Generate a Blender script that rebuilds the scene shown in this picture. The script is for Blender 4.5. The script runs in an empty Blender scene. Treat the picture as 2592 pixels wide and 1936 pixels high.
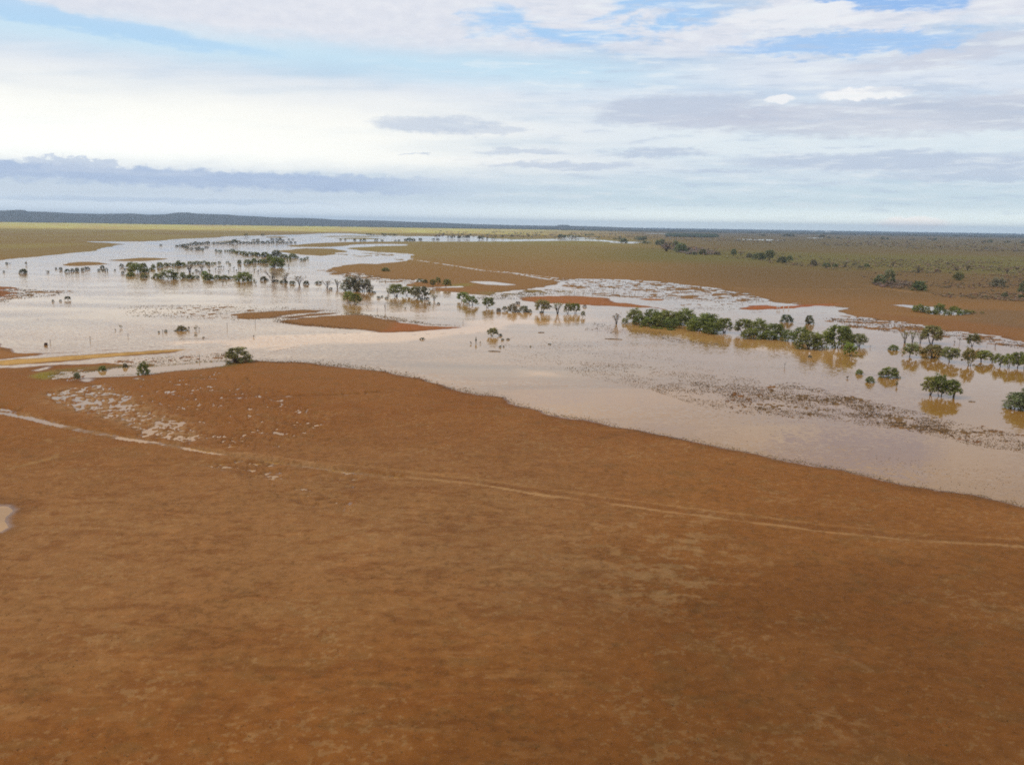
import bpy, math
import numpy as np
from mathutils import Matrix, Vector

R = math.radians
SC = bpy.context.scene
COL = SC.collection

# ----------------------------------------------------------------------------
# camera: a small aircraft 36 m above a flooded plain, looking ten degrees down
# ----------------------------------------------------------------------------
F_PX, CX, CY, CAM_H = 2200.0, 1296.0, 968.0, 36.0      # photo 2592 x 1936
PITCH = math.atan((968 - 569) / F_PX)
ROLL = math.atan(0.015)
FWD = np.array([0, math.cos(PITCH), -math.sin(PITCH)])
_R0 = np.array([1.0, 0, 0]); _U0 = np.array([0, math.sin(PITCH), math.cos(PITCH)])
RGT = math.cos(ROLL) * _R0 + math.sin(ROLL) * _U0
UPV = -math.sin(ROLL) * _R0 + math.cos(ROLL) * _U0
EYE = np.array([0, 0, CAM_H])

cam_d = bpy.data.cameras.new('camera')
cam = bpy.data.objects.new('camera', cam_d); COL.objects.link(cam)
cam_d.sensor_width = 36.0
cam_d.lens = 36.0 * F_PX / 2592.0
cam_d.clip_start = 0.5; cam_d.clip_end = 90000.0
M = Matrix(((RGT[0], UPV[0], -FWD[0], 0), (RGT[1], UPV[1], -FWD[1], 0), (RGT[2], UPV[2], -FWD[2], CAM_H), (0, 0, 0, 1)))
cam.matrix_world = M
SC.camera = cam

SC.view_settings.view_transform = 'Standard'
SC.view_settings.look = 'None'
SC.view_settings.exposure = 0.0
SC.view_settings.gamma = 1.0
SC.view_settings.use_curve_mapping = False
SC.render.engine = 'CYCLES'
SC.cycles.max_bounces = 8
SC.cycles.diffuse_bounces = 4
SC.cycles.glossy_bounces = 2
SC.cycles.transmission_bounces = 4
SC.cycles.transparent_max_bounces = 4
SC.cycles.volume_bounces = 0
SC.cycles.use_denoising = False
SC.cycles.filter_width = 1.8

SUN_EL, SUN_AZ = R(46), R(-100)        # azimuth from straight ahead (+Y), negative = left


def srgb(r, g, b):
    def f(c):
        c /= 255.0
        return c / 12.92 if c <= 0.04045 else ((c + 0.055) / 1.055) ** 2.4
    return (f(r), f(g), f(b))


# ---- node helpers ----------------------------------------------------------
class NT:
    def __init__(self, tree):
        self.t = tree; self.n = tree.nodes; self.l = tree.links

    def node(self, kind, **kw):
        n = self.n.new(kind)
        for k, v in kw.items():
            setattr(n, k, v)
        return n

    def put(self, sock, v):
        if isinstance(v, bpy.types.NodeSocket):
            self.l.new(v, sock)
        else:
            sock.default_value = v

    def m(self, op, a, b=0.0, c=0.0, clamp=False):
        n = self.node('ShaderNodeMath', operation=op, use_clamp=clamp)
        self.put(n.inputs[0], a); self.put(n.inputs[1], b); self.put(n.inputs[2], c)
        return n.outputs[0]

    def sstep(self, v, lo, hi, a=0.0, b=1.0):
        n = self.node('ShaderNodeMapRange', interpolation_type='SMOOTHSTEP')
        self.put(n.inputs[0], v); self.put(n.inputs[1], lo); self.put(n.inputs[2], hi)
        self.put(n.inputs[3], a); self.put(n.inputs[4], b)
        return n.outputs[0]

    def lin(self, v, lo, hi, a=0.0, b=1.0):
        n = self.node('ShaderNodeMapRange', interpolation_type='LINEAR')
        self.put(n.inputs[0], v); self.put(n.inputs[1], lo); self.put(n.inputs[2], hi)
        self.put(n.inputs[3], a); self.put(n.inputs[4], b)
        return n.outputs[0]

    def vec(self, x, y, z=0.0):
        n = self.node('ShaderNodeCombineXYZ')
        self.put(n.inputs[0], x); self.put(n.inputs[1], y); self.put(n.inputs[2], z)
        return n.outputs[0]

    def noise(self, v, scale=1.0, detail=4.0, rough=0.55, dist=0.0, out=0):
        n = self.node('ShaderNodeTexNoise')
        self.put(n.inputs['Vector'], v); n.inputs['Scale'].default_value = scale
        n.inputs['Detail'].default_value = detail; n.inputs['Roughness'].default_value = rough
        n.inputs['Distortion'].default_value = dist
        return n.outputs[out]

    def mix(self, f, a, b, blend='MIX'):
        n = self.node('ShaderNodeMix', data_type='RGBA', blend_type=blend)
        self.put(n.inputs[0], f)
        for s, v in ((n.inputs[6], a), (n.inputs[7], b)):
            self.put(s, v if isinstance(v, bpy.types.NodeSocket) else tuple(v)[:3] + (1.0,))
        return n.outputs[2]

    def scale(self, v, sx, sy, sz=1.0):
        n = self.node('ShaderNodeVectorMath', operation='MULTIPLY')
        self.put(n.inputs[0], v); n.inputs[1].default_value = (sx, sy, sz)
        return n.outputs[0]


# ---- world: Nishita sky under layered high cloud -----------------------------
SKY_K = 0.10
world = bpy.data.worlds.new('World'); SC.world = world; world.use_nodes = True
wt = NT(world.node_tree); wt.n.clear()
w_out = wt.node('ShaderNodeOutputWorld'); bg = wt.node('ShaderNodeBackground')
bg.inputs['Strength'].default_value = SKY_K
wt.l.new(bg.outputs[0], w_out.inputs[0])
nis = wt.node('ShaderNodeTexSky', sky_type='NISHITA', sun_disc=False)
nis.sun_elevation = SUN_EL; nis.sun_rotation = SUN_AZ
nis.altitude = 100; nis.air_density = 1.0; nis.dust_density = 1.2; nis.ozone_density = 1.5
tc = wt.node('ShaderNodeTexCoord')
sx = wt.node('ShaderNodeSeparateXYZ'); wt.l.new(tc.outputs['Generated'], sx.inputs[0])
X, Y, Z = sx.outputs
El = wt.m('MULTIPLY', wt.m('ARCSINE', Z), 57.2958)
Az = wt.m('MULTIPLY', wt.m('ARCTAN2', X, Y), 57.2958)
zc = wt.m('ADD', wt.m('MAXIMUM', Z, 0.0), 0.09)
plane = wt.vec(wt.m('DIVIDE', X, zc), wt.m('DIVIDE', Y, zc), 0.0)


def skc(r, g, b, k=1.0):
    return tuple(c * k / SKY_K for c in srgb(r, g, b))


streak = wt.noise(wt.scale(plane, 0.55, 1.5), 1.0, 7, 0.6)             # broad streaks of cirrus
mottle = wt.noise(plane, 2.6, 6, 0.62, 0.4)                             # small puffs
warp = wt.node('ShaderNodeTexNoise'); warp.inputs['Scale'].default_value = 1.0
warp.inputs['Detail'].default_value = 6; warp.inputs['Roughness'].default_value = 0.62
wt.l.new(wt.vec(wt.m('MULTIPLY', Az, 0.22), wt.m('MULTIPLY', El, 0.9), 3.0), warp.inputs['Vector'])
ws = wt.node('ShaderNodeSeparateColor'); wt.l.new(warp.outputs['Color'], ws.inputs[0])
w1 = wt.m('SUBTRACT', ws.outputs[0], 0.5); w2 = wt.m('SUBTRACT', ws.outputs[1], 0.5)
puff = wt.noise(wt.vec(wt.m('MULTIPLY', Az, 1.0), wt.m('MULTIPLY', El, 1.9), 8.0), 1.0, 5, 0.6)
pf = wt.m('SUBTRACT', puff, 0.5)


warp2 = wt.node('ShaderNodeTexNoise'); warp2.inputs['Scale'].default_value = 1.0
warp2.inputs['Detail'].default_value = 8; warp2.inputs['Roughness'].default_value = 0.65
wt.l.new(wt.vec(wt.m('MULTIPLY', Az, 0.75), wt.m('MULTIPLY', El, 2.6), 17.0), warp2.inputs['Vector'])
ws2 = wt.node('ShaderNodeSeparateColor'); wt.l.new(warp2.outputs['Color'], ws2.inputs[0])
v1 = wt.m('SUBTRACT', ws2.outputs[0], 0.5); v2 = wt.m('SUBTRACT', ws2.outputs[1], 0.5)


def blob(a0, e0, ra, re, soft=0.5, wa=6.0, we=1.6, tilt=0.0, kp=0.0):
    a = wt.m('ADD', Az, wt.m('MULTIPLY', w1, wa))
    e = wt.m('ADD', El, wt.m('MULTIPLY', w2, we))
    a = wt.m('ADD', a, wt.m('MULTIPLY', v1, wa * 0.55)); e = wt.m('ADD', e, wt.m('MULTIPLY', v2, we * 0.75))
    if kp:
        e = wt.m('ADD', e, wt.m('MULTIPLY', pf, kp))
    da = wt.m('SUBTRACT', a, a0)
    de = wt.m('SUBTRACT', wt.m('SUBTRACT', e, e0), wt.m('MULTIPLY', da, tilt))
    da = wt.m('DIVIDE', da, ra); de = wt.m('DIVIDE', de, re)
    d = wt.m('ADD', wt.m('MULTIPLY', da, da), wt.m('MULTIPLY', de, de))
    return wt.sstep(d, 1.0 + soft, 1.0 - soft)


def band(e0, e1, s0, s1, we=1.5, tilt=0.0, kp=0.0):
    e = wt.m('ADD', El, wt.m('MULTIPLY', w2, we))
    if kp:
        e = wt.m('ADD', e, wt.m('MULTIPLY', pf, kp))
    e = wt.m('SUBTRACT', e, wt.m('MULTIPLY', Az, tilt))
    return wt.m('MULTIPLY', wt.sstep(e, e0 - s0, e0 + s0), wt.sstep(e, e1 + s1, e1 - s1))


def mul(*a):
    r = a[0]
    for b in a[1:]:
        r = wt.m('MULTIPLY', r, b)
    return r


leftw = wt.sstep(Az, 12, -18)                        # 1 on the left, 0 on the right
blue = wt.mix(0.6, nis.outputs[0], skc(160, 203, 244))
# thin veil everywhere, streaky
c = wt.mix(wt.sstep(streak, 0.30, 0.62, 0.25, 0.95), blue, skc(226, 233, 243))
# upper cloud deck with mottled blue gaps (more open toward the right)
mot2 = wt.m('ADD', wt.m('MULTIPLY', mottle, 0.7), wt.m('MULTIPLY', wt.noise(wt.scale(plane, 3.2, 5.5), 1.0, 7, 0.62), 0.3))
gap = wt.sstep(mot2, wt.lin(Az, -8, 6, 0.22, 0.42), wt.lin(Az, -8, 6, 0.36, 0.545))
deck = mul(wt.sstep(wt.m('ADD', El, wt.m('MULTIPLY', w2, 2.5)), 9.0, 11.5), gap)
c = wt.mix(mul(deck, 0.92), c, wt.mix(puff, skc(212, 218, 232), skc(243, 243, 247)))
c = wt.mix(mul(blob(21.5, 13.8, 5.4, 1.45, 0.30, 6, 1.8, -0.10), 0.97), c, skc(150, 190, 240))
c = wt.mix(mul(blob(20, 10.6, 6.5, 0.6, 0.6, 8, 1.8), 0.85), c, skc(160, 200, 244))
c = wt.mix(mul(blob(5.5, 12.3, 7.0, 1.5, 0.8, 9, 2.0), wt.sstep(mot2, 0.53, 0.44), 0.9), c, skc(160, 201, 245))
c = wt.mix(mul(blob(17, 12.2, 4.5, 0.7, 0.4, 5, 1.4, 0.0, 0.8), 0.85), c, skc(238, 240, 245))
c = wt.mix(mul(blob(4, 12.2, 6.0, 1.1, 0.9, 12, 2.4), wt.sstep(mottle, 0.6, 0.42), 0.85), c, skc(172, 210, 246))
# pale blue lane below the upper deck
c = wt.mix(mul(band(8.6, 10.3, 0.9, 0.8, 1.2, -0.03), wt.sstep(Az, 16, 2), 0.85), c, skc(203, 231, 247))
c = wt.mix(mul(blob(-27, 10.9, 11, 0.55, 0.7, 5, 1.0, -0.085), 0.72), c, skc(174, 213, 246))
# bright, burnt-out sheet low on the left
white = mul(band(2.9, 7.4, 0.9, 2.2, 1.6, -0.02), wt.sstep(wt.m('ADD', Az, wt.m('MULTIPLY', w1, 14)), 16, -14))
c = wt.mix(mul(white, wt.sstep(streak, 0.20, 0.5, 0.80, 1.0)), c, skc(255, 254, 247, 1.02))
core = mul(band(3.1, 5.8, 0.8, 2.0, 1.6), wt.sstep(Az, 8, -26))
c = wt.mix(mul(core, 0.8), c, skc(253, 254, 248, 1.16))
c = wt.mix(mul(band(3.6, 7.2, 1.2, 1.0, 2.0), wt.sstep(Az, -2, 14), 0.8), c, skc(232, 242, 246))
# pale cyan air along the skyline
c = wt.mix(mul(wt.sstep(wt.m('ADD', El, wt.m('MULTIPLY', w2, 1.2)), 4.2, 1.6), 0.85), c,
           wt.mix(wt.sstep(El, 1.7, 0.1), wt.mix(leftw, skc(211, 229, 235, 1.05), skc(212, 225, 237, 1.02)), wt.mix(leftw, skc(240, 244, 230, 1.80), skc(226, 235, 240, 1.45))))
# grey deck on the right
gcol = wt.mix(wt.sstep(streak, 0.35, 0.65), skc(190, 197, 215), skc(219, 221, 231))
c = wt.mix(mul(blob(11.0, 7.05, 6.0, 1.0, 0.5, 4, 1.0, 0.0, 0.5), 0.80), c, skc(194, 204, 222))
c = wt.mix(mul(blob(27, 6.5, 17, 1.05, 0.6, 7, 1.3, 0.0, 0.6), 0.74), c, gcol)
c = wt.mix(mul(blob(27, 10.0, 7.0, 0.5, 0.8, 8, 1.4, 0.11, 0.6), 0.75), c, skc(206, 211, 225))
c = wt.mix(mul(blob(21.0, 7.85, 2.5, 0.33, 0.4, 1.0, 0.3, 0.02, 0.7), 0.95), c, skc(250, 250, 250))
c = wt.mix(mul(blob(16.3, 7.7, 0.9, 0.22, 0.4, 1.0, 0.3, 0.0, 0.6), 0.9), c, skc(248, 248, 249))
# thin grey-blue slivers across the middle
for a0, e0, ra, re, st in ((-5.4, 6.2, 3.6, 0.50, 0.7), (-1.8, 5.8, 2.2, 0.30, 0.55), (9.0, 4.55, 3.0, 0.28, 0.8), (3.5, 3.75, 4.5, 0.24, 0.7), (23, 4.0, 9.5, 0.5, 0.85),
                           (29, 3.2, 7, 0.3, 0.7), (-6.5, 4.3, 0.9, 0.06, 0.6), (13.5, 3.4, 3.0, 0.12, 0.5), (0.2, 4.6, 2.6, 0.2, 0.6), (24, 8.0, 3.0, 0.2, 0.5)):
    c = wt.mix(mul(blob(a0, e0, ra, re, 0.7, 6.5, 0.95, 0.0, 0.45), st), c, skc(194, 207, 226))
fine = wt.noise(wt.vec(wt.m('MULTIPLY', Az, 0.30), wt.m('MULTIPLY', El, 2.4), 29.0), 1.0, 7, 0.6)
c = wt.mix(mul(wt.sstep(fine, 0.50, 0.68), wt.sstep(El, 0.3, 2.0), wt.sstep(Az, -16, 6), 0.55), c, skc(238, 244, 247))
c = wt.mix(mul(wt.sstep(fine, 0.47, 0.33), wt.sstep(El, 0.3, 1.5), wt.sstep(Az, -10, 8), 0.45), c, skc(192, 206, 226))
# low blue-grey bank on the left with small cumulus tops, hazy bars below
bank = mul(band(1.75, 2.75, 0.22, 0.14, 0.45, -0.012, 1.0), wt.sstep(Az, 0, -12))
c = wt.mix(mul(bank, wt.sstep(fine, 0.25, 0.6, 0.55, 0.9)), c, skc(178, 197, 226, 1.0))
c = wt.mix(mul(blob(-26.2, 3.05, 2.6, 0.40, 0.35, 0.6, 0.2, 0.0, 2.2), 0.75), c, skc(196, 210, 231))
c = wt.mix(mul(blob(-22, 1.15, 9, 0.16, 0.8, 5, 0.5), 0.5), c, skc(188, 207, 231))
# faint far cumulus glowing on the right skyline
c = wt.mix(mul(blob(24.3, 0.42, 1.9, 0.34, 0.5, 0.8, 0.2, 0.0, 0.6), 0.8), c, skc(250, 240, 228, 1.5))
wt.l.new(c, bg.inputs['Color'])

# ---- sun behind thin cloud, high on the left ------------------------------------
sun_d = bpy.data.lights.new('sun', 'SUN'); sun_d.energy = 1.5; sun_d.angle = R(12); sun_d.color = (1.0, 0.95, 0.87)
sun = bpy.data.objects.new('sun', sun_d); COL.objects.link(sun)
sdir = Vector((math.sin(SUN_AZ) * math.cos(SUN_EL), math.cos(SUN_AZ) * math.cos(SUN_EL), math.sin(SUN_EL)))
sun.rotation_euler = sdir.to_track_quat('Z', 'Y').to_euler(); sun.location = (0, 0, 80)

# ----------------------------------------------------------------------------
# helpers
# ----------------------------------------------------------------------------


def at(x, y):
    """ground point (z = 0) seen at photo position x, y"""
    d = RGT * ((x - CX) / F_PX) + UPV * ((CY - y) / F_PX) + FWD
    z = min(d[2], -0.0012)
    t = -CAM_H / z
    return d[0] * t, d[1] * t


def size_at(x, y, px):
    """metres spanned by px photo pixels for something standing at x, y"""
    gx, gy = at(x, y)
    dep = np.dot(np.array([gx, gy, -CAM_H]), FWD)
    return px * dep / F_PX


def proj(x, y, z=0.0):
    """photo position of world points (arrays)"""
    dx, dy, dz = x, y, z - CAM_H
    a = dx * RGT[0] + dy * RGT[1] + dz * RGT[2]
    b = dx * UPV[0] + dy * UPV[1] + dz * UPV[2]
    cc = dx * FWD[0] + dy * FWD[1] + dz * FWD[2]
    cc = np.where(cc < 1.0, 1.0, cc)
    return CX + F_PX * a / cc, CY - F_PX * b / cc


def mesh_np(name, verts, faces, smooth=False):
    """mesh from numpy arrays; faces is an (M,3) or (M,4) int array"""
    me = bpy.data.meshes.new(name)
    verts = np.asarray(verts, np.float32); faces = np.asarray(faces, np.int32)
    k = faces.shape[1]
    me.vertices.add(len(verts)); me.vertices.foreach_set('co', verts.ravel())
    me.loops.add(faces.size); me.loops.foreach_set('vertex_index', faces.ravel())
    me.polygons.add(len(faces))
    me.polygons.foreach_set('loop_start', np.arange(0, faces.size, k, dtype=np.int32))
    me.polygons.foreach_set('loop_total', np.full(len(faces), k, np.int32))
    me.update(calc_edges=True)
    me.polygons.foreach_set('use_smooth', np.full(len(faces), smooth, bool))
    return me


def color_attr(me, name, arr, domain='POINT'):
    a = me.attributes.new(name, 'FLOAT_COLOR', domain)
    arr = np.asarray(arr, np.float32)
    if arr.shape[1] == 3:
        arr = np.concatenate([arr, np.ones((len(arr), 1), np.float32)], 1)
    a.data.foreach_set('color', arr.ravel())


def float_attr(me, name, arr, domain='POINT'):
    a = me.attributes.new(name, 'FLOAT', domain)
    a.data.foreach_set('value', np.asarray(arr, np.float32))


def add(name, me, mat=None, parent=None, **props):
    o = bpy.data.objects.new(name, me); COL.objects.link(o)
    if mat is not None and me is not None and not me.materials:
        for mm in (mat if isinstance(mat, (list, tuple)) else (mat,)):
            me.materials.append(mm)
    if parent is not None:
        o.parent = parent
    for k, v in props.items():
        o[k] = v
    return o


def hash01(ix, iy, seed):
    h = (ix.astype(np.int64) * 374761393 + iy.astype(np.int64) * 668265263 + seed * 974634777) & 0xFFFFFFFF
    h = ((h ^ (h >> 13)) * 1274126177) & 0xFFFFFFFF
    h = (h ^ (h >> 16)) & 0xFFFFFF
    return (h / float(0xFFFFFF)).astype(np.float32)


def vnoise(x, y, seed=0):
    ix = np.floor(x); iy = np.floor(y); fx = (x - ix).astype(np.float32); fy = (y - iy).astype(np.float32)
    fx = fx * fx * (3 - 2 * fx); fy = fy * fy * (3 - 2 * fy)
    ix = ix.astype(np.int64); iy = iy.astype(np.int64)
    a = hash01(ix, iy, seed); b = hash01(ix + 1, iy, seed); c_ = hash01(ix, iy + 1, seed); d = hash01(ix + 1, iy + 1, seed)
    return (a + (b - a) * fx) * (1 - fy) + (c_ + (d - c_) * fx) * fy


def fbm(x, y, octaves=4, seed=0, gain=0.5):
    s = np.zeros(x.shape, np.float32); amp = 1.0; tot = 0.0
    ca, sa = math.cos(0.6), math.sin(0.6)
    for i in range(octaves):
        s += amp * vnoise(x, y, seed + i * 17); tot += amp
        x, y = (ca * x - sa * y) * 2.03 + 13.7, (sa * x + ca * y) * 2.03 - 7.1
        amp *= gain
    return s / tot


def world_poly(pts):
    return np.array([at(px, py) for px, py in pts])


def signed(poly, x, y, margin=1e9):
    """signed distance (positive inside) from points to a world polygon; beyond margin it is -margin"""
    out = np.full(x.shape, -margin, np.float32)
    x0, y0 = poly.min(0) - margin; x1, y1 = poly.max(0) + margin
    idx = np.nonzero((x > x0) & (x < x1) & (y > y0) & (y < y1))[0]
    if len(idx) == 0:
        return out
    px, py = x[idx].astype(np.float32), y[idx].astype(np.float32)
    best = np.full(px.shape, 1e18, np.float32); ins = np.zeros(px.shape, bool)
    n = len(poly)
    for i in range(n):
        ax, ay = poly[i]; bx, by = poly[(i + 1) % n]
        ex, ey = bx - ax, by - ay
        t = ((px - ax) * ex + (py - ay) * ey) / max(ex * ex + ey * ey, 1e-9)
        np.clip(t, 0, 1, out=t)
        dx = px - (ax + t * ex); dy = py - (ay + t * ey)
        np.minimum(best, dx * dx + dy * dy, out=best)
        if ay != by:
            ins ^= ((ay > py) != (by > py)) & (px < (py - ay) * (ex / ey) + ax)
    d = np.sqrt(best)
    out[idx] = np.where(ins, d, -d)
    return out


def line_dist(pts, x, y, margin):
    out = np.full(x.shape, 1e9, np.float32)
    x0, y0 = pts.min(0) - margin; x1, y1 = pts.max(0) + margin
    idx = np.nonzero((x > x0) & (x < x1) & (y > y0) & (y < y1))[0]
    if len(idx) == 0:
        return out
    px, py = x[idx], y[idx]
    best = np.full(px.shape, 1e18)
    for (ax, ay), (bx, by) in zip(pts[:-1], pts[1:]):
        ex, ey = bx - ax, by - ay
        t = np.clip(((px - ax) * ex + (py - ay) * ey) / max(ex * ex + ey * ey, 1e-9), 0, 1)
        best = np.minimum(best, (px - ax - t * ex) ** 2 + (py - ay - t * ey) ** 2)
    out[idx] = np.sqrt(best)
    return out


def ss(v, lo, hi):
    t = np.clip((v - lo) / (hi - lo), 0, 1)
    return t * t * (3 - 2 * t)

# ----------------------------------------------------------------------------
# the plain: one height-mapped sheet out to the skyline; the flood lies at z = 0
# ----------------------------------------------------------------------------
FLOOD = [(-90, 668), (0, 659), (59, 653), (118, 647), (176, 641), (235, 636), (265, 629), (300, 623), (319, 618.5), (285, 614.6),
         (206, 612.6), (206, 611.2), (353, 611.5), (411, 609), (470, 604.5), (558, 601.5), (573, 598.5), (650, 596.5), (709, 595.5),
         (782, 593), (815, 591), (885, 591), (914, 593), (960, 596), (1032, 598.5), (1091, 598.5), (1132, 597), (1208, 598), (1235, 603),
         (1300, 606.5), (1359, 605.5), (1430, 605), (1491, 606.5), (1535, 608.5), (1564, 611), (1594, 612.5), (1645, 610.5), (1700, 700),
         (1850, 720), (1950, 750), (2031, 775), (2120, 771), (2212, 773.5), (2160, 779), (2112, 787), (2139, 796), (2175, 803),
         (2212, 809), (2293, 816), (2349, 829), (2384, 835), (2445, 842), (2499, 850), (2554, 856), (2592, 868), (2720, 905),
         (2720, 1322), (2592, 1281), (2471, 1256), (2373, 1242), (2276, 1225), (2199, 1205), (2082, 1180), (1965, 1160), (1868, 1141),
         (1732, 1114), (1618, 1092), (1560, 1083), (1490, 1063), (1404, 1050), (1311, 1026), (1272, 1007), (1210, 997), (1132, 982),
         (1054, 958), (957, 937), (860, 925), (767, 920), (709, 917.5), (650, 916), (629, 911), (600, 911), (576, 912), (480, 919),
         (376, 926), (310, 922), (265, 918), (170, 922), (90, 927), (0, 931), (-90, 937)]
LAND = [
    # far left points of land
    [(-120, 720), (0, 725), (26, 726), (44, 735), (47, 747), (18, 756), (0, 760), (-120, 778)],
    [(-120, 860), (0, 867.5), (20, 872), (38, 888), (59, 893), (112, 895), (103, 900), (59, 904), (0, 911), (-120, 921)],
    # verge between the two flooded wheel lanes of the road
    [(-120, 921), (0, 911.5), (110, 905), (200, 899.5), (300, 893), (420, 885), (505, 881.5), (440, 890.5), (320, 901.5), (200, 911.5), (100, 919), (0, 926.8), (-120, 935.5)],
    # low bars far out on the left
    [(152, 672), (181, 667), (217, 663), (244, 664), (271, 668.6), (244, 671), (199, 674)],
    [(275, 660), (316, 656), (362, 652), (400, 653), (438, 655), (400, 659), (362, 662), (325, 661)],
    [(530, 612.5), (600, 608.5), (618, 610.5), (560, 613.2)],
    [(664, 600), (700, 598.6), (742, 601), (690, 602.6)],
    [(800, 598.3), (900, 596.8), (1000, 598), (935, 600), (820, 599.8)],
    [(838, 603.3), (900, 601.8), (985, 604), (935, 606.2), (860, 605.4)],
    [(729, 622.5), (797, 616), (885, 613), (958, 611.6), (1060, 611.6), (1060, 619), (1020, 618), (960, 617), (900, 619.5), (870, 623), (826, 625.5), (729, 625)],
    [(706, 635), (767, 629), (832, 629), (873, 635), (867, 644), (840, 645), (826, 647), (814, 651), (797, 647), (753, 644), (715, 638)],
    # the big brown plain beyond the flood
    [(816, 685.5), (865, 672), (914, 667.5), (959, 669), (988, 664.6), (1023, 660), (1034, 652), (1035, 644), (1003, 641), (944, 636.7),
     (914, 633.7), (876, 629), (914, 626), (958, 623), (1023, 622), (1030, 616), (1060, 611.6), (1179, 611.8), (1300, 611.2),
     (1400, 610), (1491, 609.5), (1535, 611.5), (1564, 616), (1600, 617), (1650, 611), (2200, 611), (2400, 760), (2300, 790),
     (2031, 772), (1960, 766), (1946, 762), (1932, 755), (1888, 750), (1850, 738), (1800, 729), (1711, 719), (1653, 712), (1564, 707.5), (1476, 706), (1406, 704),
     (1432, 713), (1400, 722), (1330, 734), (1300, 735), (1240, 748), (1194, 745), (1150, 739.6), (1097, 735), (1091, 728), (1017, 723), (991, 718), (975, 706), (900, 691.5), (856, 688.5)],
    # red bank and bars in the shallows
    [(1318, 754), (1388, 747), (1462, 749), (1535, 753), (1556, 759), (1564, 766), (1623, 772), (1667, 778), (1691, 785), (1653, 779.5), (1564, 776), (1476, 772), (1417, 768), (1353, 767), (1323, 760)],
    [(1609, 757), (1638, 755), (1691, 757), (1682, 761.5), (1638, 761.5)],
    [(1735, 760), (1770, 759), (1805, 763), (1797, 766), (1755, 763)],
    [(1873, 782), (1895, 773.5), (1944, 772), (1966, 775), (2000, 773.5), (2060, 772), (2120, 771), (2031, 779.5), (1966, 783.5), (1900, 784)],
    # the two bars in mid stream
    [(700, 815), (767, 804.5), (856, 798), (905, 797), (935, 801), (962, 807), (1020, 817.5), (1064, 823.5), (1120, 827), (1185, 828.4), (1095, 835.5), (1034, 839.5), (965, 840.5), (925, 836), (856, 830), (782, 824), (730, 820.5)],
    [(575, 796), (620, 791.5), (650, 790.5), (723, 786), (767, 784.5), (835, 784.5), (800, 790), (753, 795), (679, 804), (630, 807), (588, 805), (560, 801)],
    [(720, 803), (790, 795), (850, 790.5), (870, 793), (800, 799), (740, 806)],
]
PONDS = [
    # dam beside the road, puddles, roadside cuts
    [(190, 956), (196, 943), (250, 937.5), (294, 929.5), (347, 926.5), (382, 926), (441, 920.8), (500, 916.4), (558, 912.4), (594, 915), (570, 926), (500, 935), (441, 939.5), (382, 946.5), (364, 950), (294, 953), (235, 955)],
    [(206, 962), (220, 959), (232, 961), (222, 966)],
    [(335, 964), (350, 957), (352, 961), (345, 965)],
    [(88, 938), (122, 929), (118, 933), (98, 938.5)],
    [(-130, 1270), (0, 1281), (19, 1281), (37, 1291), (23, 1308), (17, 1324), (27, 1333), (0, 1346), (-130, 1360)],
    [(1186, 713.6), (1210, 712), (1244, 712.7), (1277, 717), (1309, 721), (1277, 722.6), (1228, 720)],
    [(1003, 708.5), (1060, 707), (1058, 711), (1010, 711)],
    [(1085, 728), (1170, 724), (1176, 727), (1090, 729.5)],
    [(1836, 604.6), (1900, 605.6), (1982, 608.2), (1982, 609.8), (1900, 607.4)],
    [(1632, 590.3), (1690, 591.2), (1690, 592.8), (1640, 592)],
    [(2040, 601.6), (2082, 602.0), (2082, 603.2), (2040, 602.8)],
    [(1415, 598.5), (1460, 597.6), (1464, 599), (1420, 600)],
    [(1400, 603.5), (1470, 601.5), (1520, 604), (1440, 605)],
    [(2256, 772), (2286, 771.5), (2322, 774), (2377, 778), (2400, 786), (2439, 785), (2458, 794), (2424, 799), (2392, 800), (2353, 795), (2318, 782), (2290, 777)],
]
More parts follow.
